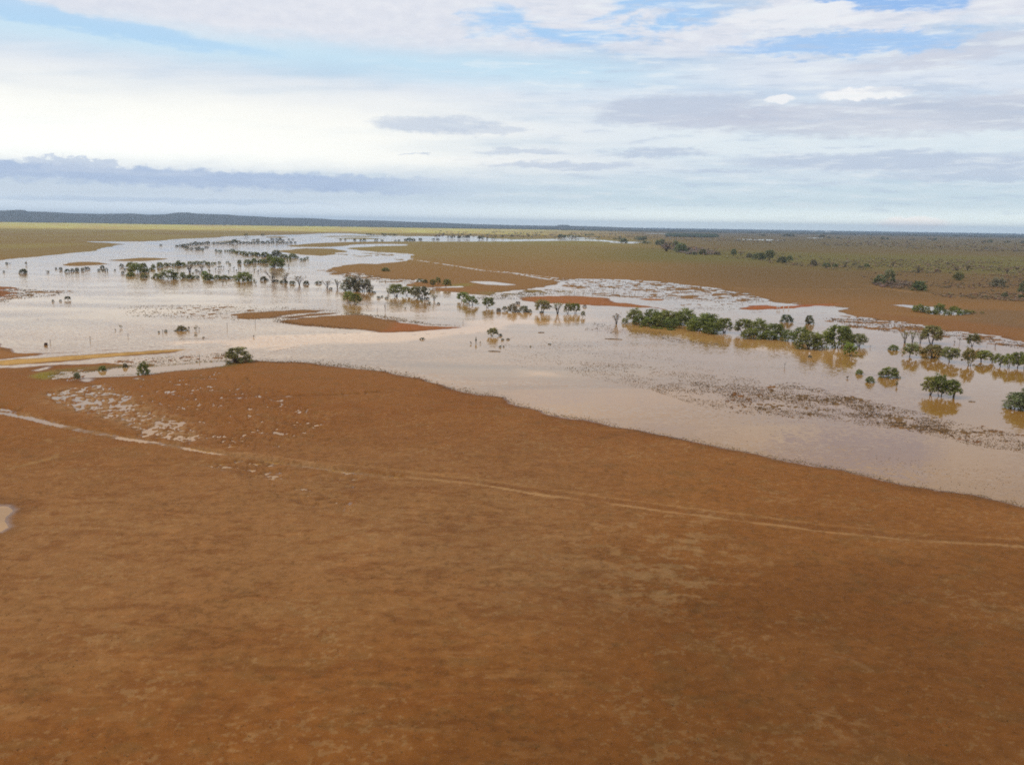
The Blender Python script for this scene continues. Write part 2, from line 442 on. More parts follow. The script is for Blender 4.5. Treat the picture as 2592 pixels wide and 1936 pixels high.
# places where water and tussocks mix: (outline, share under water, grain in metres)
MIXED = [
    ([(1406, 704), (1476, 706), (1564, 707.5), (1653, 712), (1711, 719), (1800, 729), (1860, 738), (1900, 744), (1932, 755), (1946, 764), (1873, 768), (1700, 757), (1560, 752), (1462, 747), (1350, 749), (1270, 752), (1230, 748), (1330, 733), (1450, 729), (1400, 716)], 0.66, 5.0),
    ([(816, 685), (856, 688), (900, 691), (988, 705), (1060, 709), (1010, 722), (960, 716), (880, 700)], 0.55, 7.0),
    ([(914, 634), (944, 636.7), (1003, 641), (1040, 645), (1036, 655), (1020, 660), (960, 664), (860, 655), (860, 640)], 0.86, 14.0),
    ([(2080, 805), (2139, 794), (2212, 807), (2293, 815), (2384, 834), (2499, 850), (2592, 867), (2620, 884), (2480, 865), (2350, 852), (2250, 843), (2160, 830), (2100, 819)], 0.62, 3.5),
    ([(0, 728), (60, 733), (150, 735), (190, 741), (120, 750), (40, 756), (0, 757)], 0.62, 5.0),
    ([(120, 961), (135, 948), (165, 938), (206, 940), (206, 955), (170, 962)], 0.50, 1.6),
    ([(132, 997), (167, 984), (272, 974), (338, 997), (334, 1017), (369, 1036), (428, 1052), (486, 1071), (517, 1102), (544, 1118), (467, 1122), (350, 1102), (338, 1083), (272, 1059), (218, 1048), (155, 1024), (110, 1012)], 0.36, 0.80),
    ([(350, 960), (560, 940), (680, 985), (760, 1010), (836, 1080), (830, 1130), (600, 1140), (530, 1110), (480, 1060), (350, 1015)], 0.06, 0.70),
    ([(540, 1182), (600, 1172), (690, 1172), (700, 1184), (640, 1190), (560, 1194)], 0.22, 1.4),
    ([(620, 1195), (900, 1200), (880, 1300), (700, 1270)], 0.035, 1.6),
    ([(1991, 972), (2082, 985), (2179, 1009), (2315, 1040), (2432, 1071), (2592, 1102), (2620, 1149), (2471, 1126), (2393, 1106), (2315, 1090), (2199, 1075), (2082, 1060), (1965, 1050), (1849, 1040), (1790, 1020), (1850, 990)], 0.80, 0.9),
    ([(440, 780), (560, 776), (640, 786), (600, 794), (610, 806), (500, 808), (430, 800)], 0.80, 3.0),
    ([(270, 908), (400, 902), (570, 896), (576, 910), (480, 917), (376, 924), (300, 920)], 0.80, 2.5),
    ([(1640, 776), (1850, 758), (1873, 770), (1700, 782)], 0.90, 4.0),
]
# sheets of water lying in wheel ruts: (line, half width m, share under water)
RUTS = [
    ([(-40, 1040), (58, 1055), (136, 1075), (214, 1092), (330, 1114), (389, 1121.6)], 0.85, 0.66),
    ([(389, 1121.6), (486, 1139), (560, 1151)], 0.62, 0.60), ([(560, 1151), (622, 1160), (719, 1176), (860, 1193.5)], 0.34, 0.50),
    ([(-40, 1030), (48, 1043)], 0.7, 0.6),
    ([(700, 1173), (800, 1186), (900, 1199), (1015, 1211)], 0.45, 0.45),
    ([(560, 1009), (661, 1005), (760, 1004), (850, 1003)], 0.45, 0.38),
    ([(872, 1001), (905, 999.5)], 0.5, 0.8), ([(930, 997.5), (962, 994.5)], 0.45, 0.9),
    ([(1003, 651), (1076, 662), (1150, 673), (1223, 685), (1300, 692.5), (1359, 702.5), (1432, 714), (1476, 720), (1505, 724), (1503, 728), (1476, 732), (1441, 734)], 2.2, 0.85),
    ([(1260, 686), (1300, 690.5), (1359, 698), (1406, 703)], 1.9, 0.9),
    ([(1966, 772), (2031, 766)], 0.9, 0.85), ([(2031, 778), (2120, 774.5)], 0.8, 0.85),
]
# low banks standing just clear of the flood
RIDGES = [
    ([(270, 921), (310, 924.5), (376, 923.5), (440, 918), (500, 913.6), (560, 909.8), (610, 909)], 0.55),
    ([(206, 889.8), (300, 884.2), (364, 879.6), (430, 874.5), (500, 870)], 0.30), ([(505, 881.3), (560, 877.6), (610, 874.6)], 0.30), ([(700, 853.5), (830, 847), (960, 840.5)], 0.22),
    ([(332, 911.6), (400, 906), (480, 900.5), (580, 892.5)], 0.33),
    ([(112, 895), (206, 889.8), (300, 884)], 0.45),
    ([(1030, 848), (1100, 845), (1232, 841.5)], 0.22),
    ([(1770, 781), (1830, 779.5)], 0.8), ([(1900, 791), (1935, 789)], 0.7), ([(1980, 819), (2040, 819.5)], 0.5), ([(2033, 791), (2110, 792)], 0.5),
    ([(1640, 785.5), (1760, 781.5)], 0.5), ([(460, 859.5), (530, 857)], 0.4), ([(690, 890), (745, 879)], 0.25),
]

DEP = [1500.0]
while DEP[-1] > 1.0:
    p = DEP[-1]
    DEP.append(p - (2.5 if p > 330 else 1.5 if p > 60 else 0.9 if p > 12 else max(0.16 * p, 0.2)))
rr = CAM_H / np.tan(np.clip(np.array(DEP) / F_PX, R(0.06), None))
rr = np.concatenate([[0.5, 10, 20, 30, 38, 44], rr[(rr > 48) & (rr < 24500)], [26000.0]])
az = np.concatenate([np.arange(-33.2, 33.2, 0.0575), np.arange(33.4, 40, 0.8), np.arange(42, 318, 5.0), np.arange(320, 326.8, 0.8)])
NA, NR = len(az), len(rr)
GA, GR = np.meshgrid(np.radians(az), rr, indexing='ij')
gx = (GR * np.sin(GA)).ravel(); gy = (GR * np.cos(GA)).ravel(); gr = GR.ravel()
print('ground grid', NA, NR, NA * NR)


def height(x, y, r):
    """land height and how far from the water's edge, for arrays of points"""
    h = np.full(x.shape, 60.0, np.float32)
    h = np.minimum(h, -signed(world_poly(FLOOD), x, y, 60.0))
    for i, pl in enumerate(LAND):
        wp = world_poly(pl)
        h = np.maximum(h, signed(wp, x, y, 60.0))
    amp = 0.010 * np.minimum(r, 1500)
    wob = (fbm(x / 9.0, y / 9.0, 4, 5) - 0.5) * np.minimum(amp, 3.0) * 2.5
    wob += (fbm(x / 60.0, y / 60.0, 3, 9) - 0.5) * np.clip(amp - 3.0, 0, 12) * 2.0
    wob += (fbm(x / 2.2, y / 2.2, 3, 31) - 0.5) * 1.1
    h = np.where(np.abs(h) < 55, h + wob, h)
    for pl in PONDS:
        wp = world_poly(pl)
        h = np.minimum(h, -signed(wp, x, y, 25.0) + np.clip(wob, -0.5, 0.5) * 0.6)
    for pts, hw in RIDGES:
        d = line_dist(world_poly(pts), x, y, 8.0)
        h = np.maximum(h, np.where(d < 6, (hw - d) * (1.0 + 0.8 * vnoise(x / 1.7, y / 1.7, 3)) , -60))
    z = np.where(h > 0, 0.02 + 0.36 * np.tanh(h * 0.035 / 0.36), np.maximum(h * 0.05, -0.5)).astype(np.float32)
    # gilgai: low hummocks on dry land
    land = ss(h, 0.3, 6)
    far = 1 - ss(r, 500, 1500)
    z += land * far * ((fbm(x / 7.0, y / 7.0, 4, 77) - 0.5) * 0.30 + (fbm(x / 1.3, y / 1.3, 3, 78) - 0.5) * 0.10) * 0.7
    z = np.where(h > 1.0, np.maximum(z, 0.03), z)
    for pl, share, grain in MIXED:
        wp = world_poly(pl)
        sd = signed(wp, x, y, 120.0)
        wdt = np.clip(0.006 * r, 0.5, 12)
        mk = ss(sd + (fbm(x / (grain * 3), y / (grain * 3), 3, 41) - 0.5) * 6 * wdt, -wdt * 1.2, wdt * 1.2)
        mk[sd < -100] = 0
        idx = np.nonzero(mk > 0.01)[0]
        if len(idx) < 50:
            continue
        xi, yi = x[idx], y[idx]
        n = fbm(xi / grain, yi / (grain * 0.8), 4, 55, 0.6) * 0.85 + fbm(xi / (grain * 5.5), yi / (grain * 4.0), 2, 56) * 0.30
        t = np.quantile(n[mk[idx] > 0.5], share) if (mk[idx] > 0.5).sum() > 20 else np.quantile(n, share)
        zz = np.clip((n - t) * 1.1, -0.3, 0.22)
        z[idx] = np.where(mk[idx] > 0.97, zz, np.clip(z[idx], -0.07, 0.07 + 0.4 * (1 - mk[idx])) * (1 - mk[idx]) + zz * mk[idx])
        h[idx] = np.where(mk[idx] > 0.5, np.clip(zz * 40, -3, 8), h[idx])
    for pts, hw, share in RUTS:
        wl = world_poly(pts)
        d = line_dist(wl, x, y, 6.0)
        idx = np.nonzero(d < hw * 2.2)[0]
        if len(idx) == 0:
            continue
        xi, yi = x[idx], y[idx]
        n = fbm(xi / 3.2, yi / 3.2, 3, 91) * 0.7 + fbm(xi / 14, yi / 14, 2, 92) * 0.5
        t = np.quantile(n, share)
        edge = d[idx] / hw + (fbm(xi / 1.1, yi / 1.1, 3, 93) - 0.5) * 0.9
        zz = np.maximum((n - t) * 0.9, (edge - 1.0) * 0.25)
        low = np.minimum(z[idx], zz)
        z[idx] = np.where(edge < 1.6, np.maximum(low, -0.25), z[idx])
        h[idx] = np.where(edge < 1.3, np.minimum(h[idx], zz * 10), h[idx])
    return z, h


gz, gh = height(gx, gy, gr)
inview = (GA.ravel() < R(34)) 
ppx, ppy = proj(gx, gy)


def zone(pts, soft=0.03):
    wp = world_poly(pts)
    sd = signed(wp, gx, gy, 600.0)
    w = np.maximum(soft * gr, 0.6) * (1.0)
    n = (fbm(gx / 37.0, gy / 37.0, 4, 201) - 0.5) * 2.5 * w
    return ss(sd + n, -w, w)[:, None]


def lerp(a, b, f):
    return a * (1 - f) + b * f


def C(*v):
    return np.array(v, np.float32)[None, :]


# natural colours of the soil and its grass cover ------------------------------------
soil = np.repeat(C(0.235, 0.108, 0.036), len(gx), 0)
big = fbm(gx / 55.0, gy / 55.0, 4, 301)[:, None]; med = fbm(gx / 11.0, gy / 7.0, 4, 302)[:, None]
soil = lerp(soil, C(0.205, 0.086, 0.026), ss(big, 0.40, 0.68) * 0.6)
soil = lerp(soil, C(0.250, 0.122, 0.046), ss(med, 0.48, 0.68) * 0.45)
# dry grass thickens away from the camera's bank
soil = lerp(soil, C(0.240, 0.140, 0.060), ss(gr, 180, 420)[:, None] * 0.9)
soil = lerp(soil, C(0.220, 0.150, 0.064), ss(gr, 600, 1300)[:, None] * 0.85)
# far plains
xs = np.clip(ppx, -600, 3300)
dep = np.degrees(np.arctan2(CAM_H, gr)) * 38.4        # 1/38 degree below the level line
leftness = 1 - ss(gx / gr, -0.30, 0.02)
rightness = ss(gx / gr, 0.08, 0.28)
tex = fbm(gx / 90.0, gy / 330.0, 4, 305)
tan_l = lerp(C(0.250, 0.185, 0.092), C(0.225, 0.150, 0.082), ss(tex, 0.42, 0.60)[:, None])
soil = lerp(soil, tan_l, (ss(gr, 750, 1100) * leftness)[:, None])
soil = lerp(soil, C(0.215, 0.190, 0.070), (ss(gr, 1500, 1800) * (1 - ss(gr, 2300, 2700)) * (1 - leftness) * (1 - rightness) * 0.5)[:, None])
yel = (ss(gr, 2900, 3700) * (1 - ss(gr, 6800, 8200)) * (1 - ss(gx / gr, -0.02, 0.16)))[:, None]
soil = lerp(soil, lerp(C(0.56, 0.51, 0.22), C(0.50, 0.37, 0.20), ss(tex, 0.40, 0.62)[:, None]), yel * 0.9)
soil = lerp(soil, C(0.300, 0.205, 0.115), (ss(gr, 3000, 4000) * (1 - ss(gr, 5200, 6500)) * (1 - np.abs(np.clip((gx / gr - 0.08) / 0.14, -1, 1))))[:, None] * 0.8)
# right-hand plains: brown, a green flush, then mauve scrub country
rb = ss(gx / gr, 0.10, 0.30)
gn = (fbm(gx / 160.0, gy / 160.0, 3, 311) - 0.5) * 320
soil = lerp(soil, C(0.180, 0.112, 0.054), (rb * ss(gr + gn * 0.3, 380, 620))[:, None])
soil = lerp(soil, C(0.150, 0.096, 0.045), (rb * ss(gr + gn * 0.3, 520, 760))[:, None] * 0.9)
soil = lerp(soil, C(0.142, 0.118, 0.036), (ss(gx / gr, 0.02, 0.20) * ss(gr + gn, 800, 1000) * (1 - ss(gr + gn, 1250, 1700)))[:, None] * 0.9)
soil = lerp(soil, C(0.138, 0.098, 0.052), (rb * ss(gr + gn, 1400, 1900))[:, None])
soil = lerp(soil, C(0.120, 0.088, 0.062), (ss(gx / gr, 0.06, 0.2) * ss(gr, 3200, 5200))[:, None])
soil = lerp(soil, C(0.110, 0.085, 0.060), ss(gr, 7500, 9500)[:, None])
# local colours
RED = C(0.330, 0.110, 0.040)
for pts, colr, sf, k in (
    (LAND[15], RED, 0.01, 0.9), (LAND[12], C(0.30, 0.125, 0.052), 0.01, 0.85), (LAND[0], C(0.28, 0.115, 0.048), 0.01, 0.8),
    (LAND[13], C(0.33, 0.15, 0.055), 0.02, 0.9), (LAND[14], C(0.33, 0.15, 0.055), 0.02, 0.9),
    (LAND[2], C(0.50, 0.34, 0.150), 0.006, 1.0), (LAND[1], C(0.29, 0.15, 0.06), 0.01, 0.8),
    ([(1000, 815), (1200, 822), (1200, 836), (960, 842)], C(0.31, 0.12, 0.045), 0.01, 0.8),
    ([(1050, 716), (1200, 722), (1200, 742), (1080, 735)], C(0.27, 0.13, 0.055), 0.02, 0.6),
    ([(74, 955), (95, 941), (150, 934), (270, 925), (380, 918), (575, 908), (560, 913), (440, 921), (300, 930), (205, 941), (165, 950), (130, 963), (90, 962)], C(0.200, 0.170, 0.070), 0.006, 0.6),
    ([(80, 957), (95, 945), (135, 941), (140, 952), (110, 962)], C(0.240, 0.210, 0.035), 0.006, 0.9),
    ([(540, 928), (600, 917), (640, 917), (600, 925), (560, 932)], C(0.17, 0.14, 0.055), 0.006, 0.7),
    ([(1130, 722), (1190, 718), (1200, 724), (1150, 728)], C(0.22, 0.20, 0.055), 0.01, 0.8),
    ([(1200, 742), (1330, 735), (1500, 730), (1520, 735), (1400, 746), (1250, 752)], C(0.215, 0.180, 0.080), 0.012, 0.7),
    ([(1940, 790), (2080, 800), (2120, 815), (2060, 822), (1960, 812)], C(0.26, 0.14, 0.065), 0.012, 0.6),
    ([(2050, 760), (2592, 768), (2592, 800), (2200, 778)], C(0.25, 0.135, 0.05), 0.02, 0.3),
    ([(2240, 800), (2592, 830), (2592, 868), (2400, 838)], C(0.21, 0.10, 0.046), 0.02, 0.5),
    ([(1850, 1040), (1991, 972), (2179, 1009), (2432, 1071), (2620, 1102), (2620, 1150), (2393, 1108), (2082, 1062)], C(0.175, 0.122, 0.072), 0.03, 0.9),
    ([(2430, 785), (2592, 790), (2592, 830), (2480, 815)], C(0.16, 0.115, 0.082), 0.02, 0.6),
):
    soil = lerp(soil, colr, zone(pts, sf) * k)


def strip(pts, hw, colr, k, grain=2.0, breaks=0.0):
    """worn wheel mark"""
    global soil
    wl = world_poly(pts)
    d = line_dist(wl, gx, gy, 12.0)
    n = fbm(gx / grain, gy / grain, 3, 401)
    f = ss(d / hw + (n - 0.5) * 1.3, 1.25, 0.55)
    if breaks:
        f = f * ss(fbm(gx / 9.0, gy / 9.0, 3, 402), breaks - 0.12, breaks + 0.12)
    soil = lerp(soil, colr, (f * k)[:, None])


# drab silt left where puddles have drained, and bleached patches
silt = fbm(gx / 1.5, gy / 1.1, 5, 411, 0.6) * 0.9 + fbm(gx / 12, gy / 12, 3, 412) * 0.3
pz = zone([(132, 997), (167, 984), (272, 974), (338, 997), (369, 1036), (486, 1071), (544, 1118), (467, 1122), (272, 1059), (110, 1012)], 0.02)[:, 0]
soil = lerp(soil, C(0.350, 0.240, 0.160), (pz * ss(fbm(gx / 0.8, gy / 0.7, 3, 461), 0.32, 0.62) * 0.80)[:, None])
sz = zone([(620, 1180), (1000, 1200), (1400, 1250), (1750, 1330), (1900, 1450), (1700, 1560), (1200, 1480), (760, 1300)], 0.05)[:, 0]
soil = lerp(soil, C(0.33, 0.215, 0.125), (ss(silt, 0.60, 0.74) * (0.08 + 0.92 * sz) * (1 - ss(gr, 200, 320)) * 0.75)[:, None])
soil = lerp(soil, C(0.165, 0.108, 0.050), (ss(fbm(gx / 2.6, gy / 1.8, 4, 421), 0.58, 0.72) * (1 - ss(gr, 260, 500)) * 0.30)[:, None])
# rills: darker damp streaks across the slope in the near left
rill = fbm(gx / 3.4 + 0.25 * gy / 3.4, gy / 1.25, 5, 431, 0.66)
rz = (1 - ss(gx / gr, -0.02, 0.25)) * (1 - ss(gr, 110, 170))
soil = lerp(soil, C(0.275, 0.155, 0.080), (rz * ss(gr, 58, 90) * 0.75)[:, None])
soil = lerp(soil, C(0.165, 0.066, 0.022), (ss(rill, 0.50, 0.66) * (0.12 + 0.88 * rz) * (1 - ss(gr, 150, 230)) * 0.46)[:, None])
TRK = [(-40, 1040), (58, 1055), (136, 1075), (214, 1092), (330, 1114), (389, 1121.6), (486, 1139), (622, 1160), (719, 1176), (860, 1193.5), (1015, 1211), (1132, 1223), (1249, 1238), (1385, 1261), (1482, 1273), (1720, 1306), (1849, 1322), (2004, 1341), (2121, 1357), (2276, 1372), (2592, 1392), (2760, 1402)]
PALE = C(0.42, 0.275, 0.165)
strip(TRK[:10], 1.3, C(0.33, 0.215, 0.135), 0.65)
strip(TRK[8:14], 0.40, PALE, 0.50, 2.5)
strip([(x, y - 0.016 * (y - 560)) for x, y in TRK[7:13]], 0.33, PALE, 0.42, 2.5)
strip(TRK[12:], 0.40, PALE, 0.62, 2.5, 0.30)
strip([(x, y - 0.022 * (y - 560)) for x, y in TRK[9:]], 0.36, C(0.36, 0.215, 0.110), 0.50, 2.5, 0.34)
strip([(x, y - 0.011 * (y - 560)) for x, y in TRK[9:]], 0.9, C(0.185, 0.083, 0.030), 0.45, 2.0)
strip([(1003, 651), (1150, 673), (1300, 692), (1406, 706)], 4.0, C(0.30, 0.185, 0.095), 0.5)
for pts, hw, colr, k, br in (
    ([(560, 1010), (850, 1003), (1130, 986)], 0.6, C(0.19, 0.09, 0.036), 0.5, 0.3),
    ([(120, 1118), (150, 1140), (140, 1165), (80, 1178), (20, 1192)], 0.5, C(0.30, 0.19, 0.10), 0.7, 0.3),
    ([(1500, 1120), (1590, 1095), (1620, 1090)], 0.7, C(0.17, 0.083, 0.034), 0.6, 0.2),
    ([(1540, 1600), (1580, 1565), (1615, 1528)], 0.16, C(0.31, 0.20, 0.13), 0.28, 0.3),
    ([(1920, 1900), (2060, 1845), (2110, 1800)], 0.16, C(0.29, 0.185, 0.115), 0.28, 0.35),
    ([(2020, 1900), (2120, 1888), (2240, 1868)], 0.18, C(0.29, 0.185, 0.115), 0.28, 0.35),
    ([(2090, 1665), (2150, 1680), (2200, 1705)], 0.25, C(0.29, 0.195, 0.13), 0.28, 0.35),
    ([(1300, 728 - 46), (1380, 679), (1450, 675)], 2.0, C(0.28, 0.16, 0.08), 0.5, 0.3),
    ([(1850, 731), (1960, 733), (2100, 734), (2240, 732), (2320, 742), (2420, 754)], 2.2, C(0.29, 0.175, 0.09), 0.6, 0.36),
    ([(2150, 720), (2210, 726), (2300, 741)], 2.0, C(0.28, 0.17, 0.09), 0.6, 0.36),
    ([(2250, 726), (2340, 740), (2480, 755), (2600, 762)], 4.0, C(0.12, 0.085, 0.040), 0.7, 0.25),
    ([(400, 1180), (900, 1240), (1300, 1300)], 0.5, C(0.20, 0.10, 0.04), 0.0, 0.3)):
    strip(pts, hw, colr, k, 2.0, br)
soil = lerp(soil, C(0.300, 0.170, 0.085), (ss(fbm(gx / 3.4 + 0.2 * gy / 3.4, gy / 1.1, 4, 441, 0.6), 0.60, 0.74) * (0.22 + 0.78 * rz) * (1 - ss(gr, 160, 260)) * 0.42)[:, None])
flk = fbm(gx / 0.55, gy / 0.45, 3, 451, 0.6) + (fbm(gx / 9.0, gy / 7.0, 3, 452) - 0.5) * 0.5
soil = lerp(soil, C(0.330, 0.225, 0.135), (ss(flk, 0.66, 0.80) * (1 - ss(gr, 130, 220)) * 0.40)[:, None])
soil = lerp(soil, C(0.120, 0.062, 0.024), (ss(flk, 0.34, 0.22) * (1 - ss(gr, 130, 220)) * 0.40)[:, None])
# damp margin along the water
damp = (1 - ss(gh + (med[:, 0] - 0.5) * 5, 0.2, 3.4)) * ss(gh, -6, -3)
soil = lerp(soil, soil * 0.62, (damp * 0.55 * (1 - ss(gr, 350, 900)))[:, None])
soil *= lerp(C(0.985, 0.80, 0.515), C(0.99, 0.95, 0.50), ss(gr, 250, 1200)[:, None])
# lens vignette painted into the soil colour: darker toward the near right, uneven edges
vign_ = ss(gx / np.maximum(gr, 1) + (big[:, 0] - 0.5) * 1.2, -0.15, 0.45) * (1 - ss(gr + (med[:, 0] - 0.5) * 60, 65, 150))
soil *= (1 - 0.30 * vign_)[:, None]
soil[:] = np.clip(soil, 0.008, 0.6)

verts = np.stack([gx, gy, gz], 1)
ii = np.arange(NA)[:, None] * NR + np.arange(NR - 1)[None, :]
jj = (((np.arange(NA) + 1) % NA)[:, None]) * NR + np.arange(NR - 1)[None, :]
quads = np.stack([ii, ii + 1, jj + 1, jj], -1).reshape(-1, 4)
ground_me = mesh_np('ground', verts, quads[:, ::-1] * 0 + quads, smooth=True)
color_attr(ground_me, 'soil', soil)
float_attr(ground_me, 'edge', np.clip(gh, -10, 20))

gm = bpy.data.materials.new('red_soil'); gm.use_nodes = True
g = NT(gm.node_tree); bs = g.n['Principled BSDF']
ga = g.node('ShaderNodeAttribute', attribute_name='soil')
ge = g.node('ShaderNodeAttribute', attribute_name='edge')
gc = g.node('ShaderNodeNewGeometry')
P = gc.outputs['Position']
n1 = g.noise(P, 0.9, 5, 0.65); n2 = g.noise(P, 5.0, 4, 0.7); n3 = g.noise(g.scale(P, 0.05, 0.09), 1.0, 6, 0.6)
n4 = g.noise(P, 0.22, 6, 0.62)
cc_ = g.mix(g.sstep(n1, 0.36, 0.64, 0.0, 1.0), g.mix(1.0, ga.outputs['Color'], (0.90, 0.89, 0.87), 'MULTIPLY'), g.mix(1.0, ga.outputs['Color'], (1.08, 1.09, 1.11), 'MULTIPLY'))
cc_ = g.mix(g.sstep(n2, 0.54, 0.70, 0.0, 0.50), cc_, g.mix(1.0, cc_, (0.70, 0.72, 0.72), 'MULTIPLY'))
cc_ = g.mix(g.sstep(n3, 0.40, 0.66, 0.0, 0.18), cc_, g.mix(1.0, cc_, (0.84, 0.88, 0.80), 'MULTIPLY'))
cc_ = g.mix(g.sstep(n4, 0.50, 0.70, 0.0, 0.35), cc_, g.mix(1.0, cc_, (1.18, 1.10, 1.0), 'MULTIPLY'))
n5 = g.noise(P, 17.0, 2, 0.6)
cc_ = g.mix(g.sstep(n5, 0.40, 0.62, 0.0, 0.6), g.mix(1.0, cc_, (1.10, 1.10, 1.10), 'MULTIPLY'), g.mix(1.0, cc_, (0.78, 0.80, 0.80), 'MULTIPLY'))
g.l.new(cc_, bs.inputs['Base Color'])
wet = g.sstep(ge.outputs['Fac'], 1.0, 0.0)
g.l.new(g.m('SUBTRACT', 0.82, g.m('MULTIPLY', wet, 0.46)), bs.inputs['Roughness'])
g.l.new(g.lin(wet, 0, 1, 0.06, 0.5), bs.inputs['Specular IOR Level'])
bp = g.node('ShaderNodeBump'); bp.inputs['Strength'].default_value = 0.55; bp.inputs['Distance'].default_value = 0.12
g.l.new(g.m('ADD', n1, g.m('MULTIPLY', n2, 0.5)), bp.inputs['Height']); g.l.new(bp.outputs[0], bs.inputs['Normal'])
ground = add('ground', ground_me, gm, kind='structure', label='red brown plain with thin grass cover, running out to the skyline')

# ---- the flood ---------------------------------------------------------------------
wr = np.concatenate([[70.0], CAM_H / np.tan(np.arange(900, 18, -3.0) / F_PX)]); wr = np.unique(np.concatenate([wr, [4600.0]]))
wa = np.radians(np.arange(-60, 60.01, 0.20))
WA, WR = np.meshgrid(wa, wr, indexing='ij')
wx = (WR * np.sin(WA)).ravel(); wy = (WR * np.cos(WA)).ravel(); wrr = WR.ravel()


def wzone(pts, soft=0.02):
    sd = signed(world_poly(pts), wx, wy, 300.0)
    w = soft * wrr
    n = (fbm(wx / 12.0, wy / 12.0, 4, 501) - 0.5) * 3.0 * w
    return ss(sd + n, -w, w)


silt_w = np.zeros(len(wx), np.float32)        # extra suspended red silt where the current runs over the road
for pts, k, sf in (
    ([(540, 868), (650, 853), (760, 852), (967, 839), (1180, 829), (1310, 813), (1310, 822), (1230, 840), (1000, 866), (870, 868), (650, 884), (560, 880)], 0.6, 0.012),
    ([(390, 868), (480, 861), (660, 862), (640, 867), (540, 868), (440, 873)], 0.7, 0.01),
    ([(640, 852), (760, 848), (960, 840), (940, 846), (760, 854), (660, 855)], 0.9, 0.008),
    ([(1000, 850), (1150, 838), (1235, 838), (1130, 845), (1040, 853)], 0.5, 0.01),
    ([(1180, 812), (1290, 806), (1480, 812), (1480, 818), (1300, 822), (1200, 822)], 0.6, 0.012),
    ([(1310, 935), (1390, 938), (1420, 952), (1340, 950)], 0.7, 0.02),
    ([(1300, 790), (1480, 800), (1500, 812), (1280, 806)], 0.4, 0.02),
    ([(1540, 822), (1800, 838), (2150, 892), (2120, 925), (1900, 880), (1680, 850)], 0.25, 0.02),
    ([(100, 700), (330, 702), (330, 708), (120, 708)], 0.4, 0.01),
    ([(650, 884), (760, 876), (745, 881), (690, 887)], 0.8, 0.006),
    ([(900, 770), (1000, 772), (1150, 790), (1100, 800), (920, 782)], 0.3, 0.02)):
    silt_w = np.maximum(silt_w, wzone(pts, sf) * k)
ruff = fbm(wx / 38.0, wy / 14.0, 4, 511)
# the wind gets at the open water on the left and far out; the thicket shelters the right
open_w = np.maximum(1 - ss(wx / wrr, -0.30, 0.05), ss(wrr, 500, 900))
ruff = np.clip(0.18 + (ruff - 0.5) * 2.4 + 0.55 * open_w, 0, 1)
ruff *= ss(signed(world_poly(FLOOD), wx, wy, 40.0), -3, 5)          # puddles and the dam lie still
nwr, nwa = len(wr), len(wa)
ii = np.arange(nwa - 1)[:, None] * nwr + np.arange(nwr - 1)[None, :]
quads = np.stack([ii, ii + 1, ii + nwr + 1, ii + nwr], -1).reshape(-1, 4)
water_me = mesh_np('flood_water', np.stack([wx, wy, np.zeros_like(wx)], 1), quads, smooth=True)
tea = ss(wx / wrr + (fbm(wx / 60.0, wy / 60.0, 3, 521) - 0.5) * 0.25, 0.02, 0.36) * (1 - 0.5 * ss(wrr, 420, 700))      # clearer, tea-brown water round the trees
float_attr(water_me, 'tea', tea); float_attr(water_me, 'silt', np.clip(silt_w * 1.35, 0, 1)); float_attr(water_me, 'ruffle', ruff)
wm = bpy.data.materials.new('muddy_water'); wm.use_nodes = True
w = NT(wm.node_tree); wb = w.n['Principled BSDF']
asilt = w.node('ShaderNodeAttribute', attribute_name='silt'); aruf = w.node('ShaderNodeAttribute', attribute_name='ruffle')
WP = w.node('ShaderNodeNewGeometry').outputs['Position']
wn = w.noise(w.scale(WP, 0.012, 0.045), 1.0, 6, 0.6, 0.8)
base = w.mix(w.sstep(wn, 0.38, 0.62), (0.325, 0.163, 0.040), (0.415, 0.215, 0.062))
base = w.mix(w.m('MULTIPLY', w.node('ShaderNodeAttribute', attribute_name='tea').outputs['Fac'], 0.75), base, (0.275, 0.135, 0.028))
base = w.mix(asilt.outputs['Fac'], base, (0.66, 0.36, 0.135))
w.l.new(base, wb.inputs['Base Color'])
wb.inputs['IOR'].default_value = 1.333; wb.inputs['Specular IOR Level'].default_value = 0.28
w.l.new(w.lin(aruf.outputs['Fac'], 0, 1, 0.03, 0.08), wb.inputs['Roughness'])
wv = w.node('ShaderNodeTexNoise'); wv.inputs['Scale'].default_value = 1.25; wv.inputs['Detail'].default_value = 3; wv.inputs['Roughness'].default_value = 0.55
w.l.new(w.scale(WP, 0.8, 1.5), wv.inputs['Vector'])
wsub = w.node('ShaderNodeVectorMath', operation='SUBTRACT'); w.l.new(wv.outputs['Color'], wsub.inputs[0]); wsub.inputs[1].default_value = (0.5, 0.5, 0.5)
wk = w.node('ShaderNodeVectorMath', operation='SCALE'); w.l.new(wsub.outputs[0], wk.inputs[0]); w.l.new(w.lin(aruf.outputs['Fac'], 0, 1, 0.05, 0.36), wk.inputs['Scale'])
wz = w.scale(wk.outputs[0], 1, 1, 0)
wadd = w.node('ShaderNodeVectorMath', operation='ADD'); wadd.inputs[0].default_value = (0, 0, 1); w.l.new(wz, wadd.inputs[1])
wnm = w.node('ShaderNodeVectorMath', operation='NORMALIZE'); w.l.new(wadd.outputs[0], wnm.inputs[0])
w.l.new(wnm.outputs[0], wb.inputs['Normal'])
add('flood_water', water_me, wm, kind='structure', label='sheet of silty pinkish brown flood water across the plain')

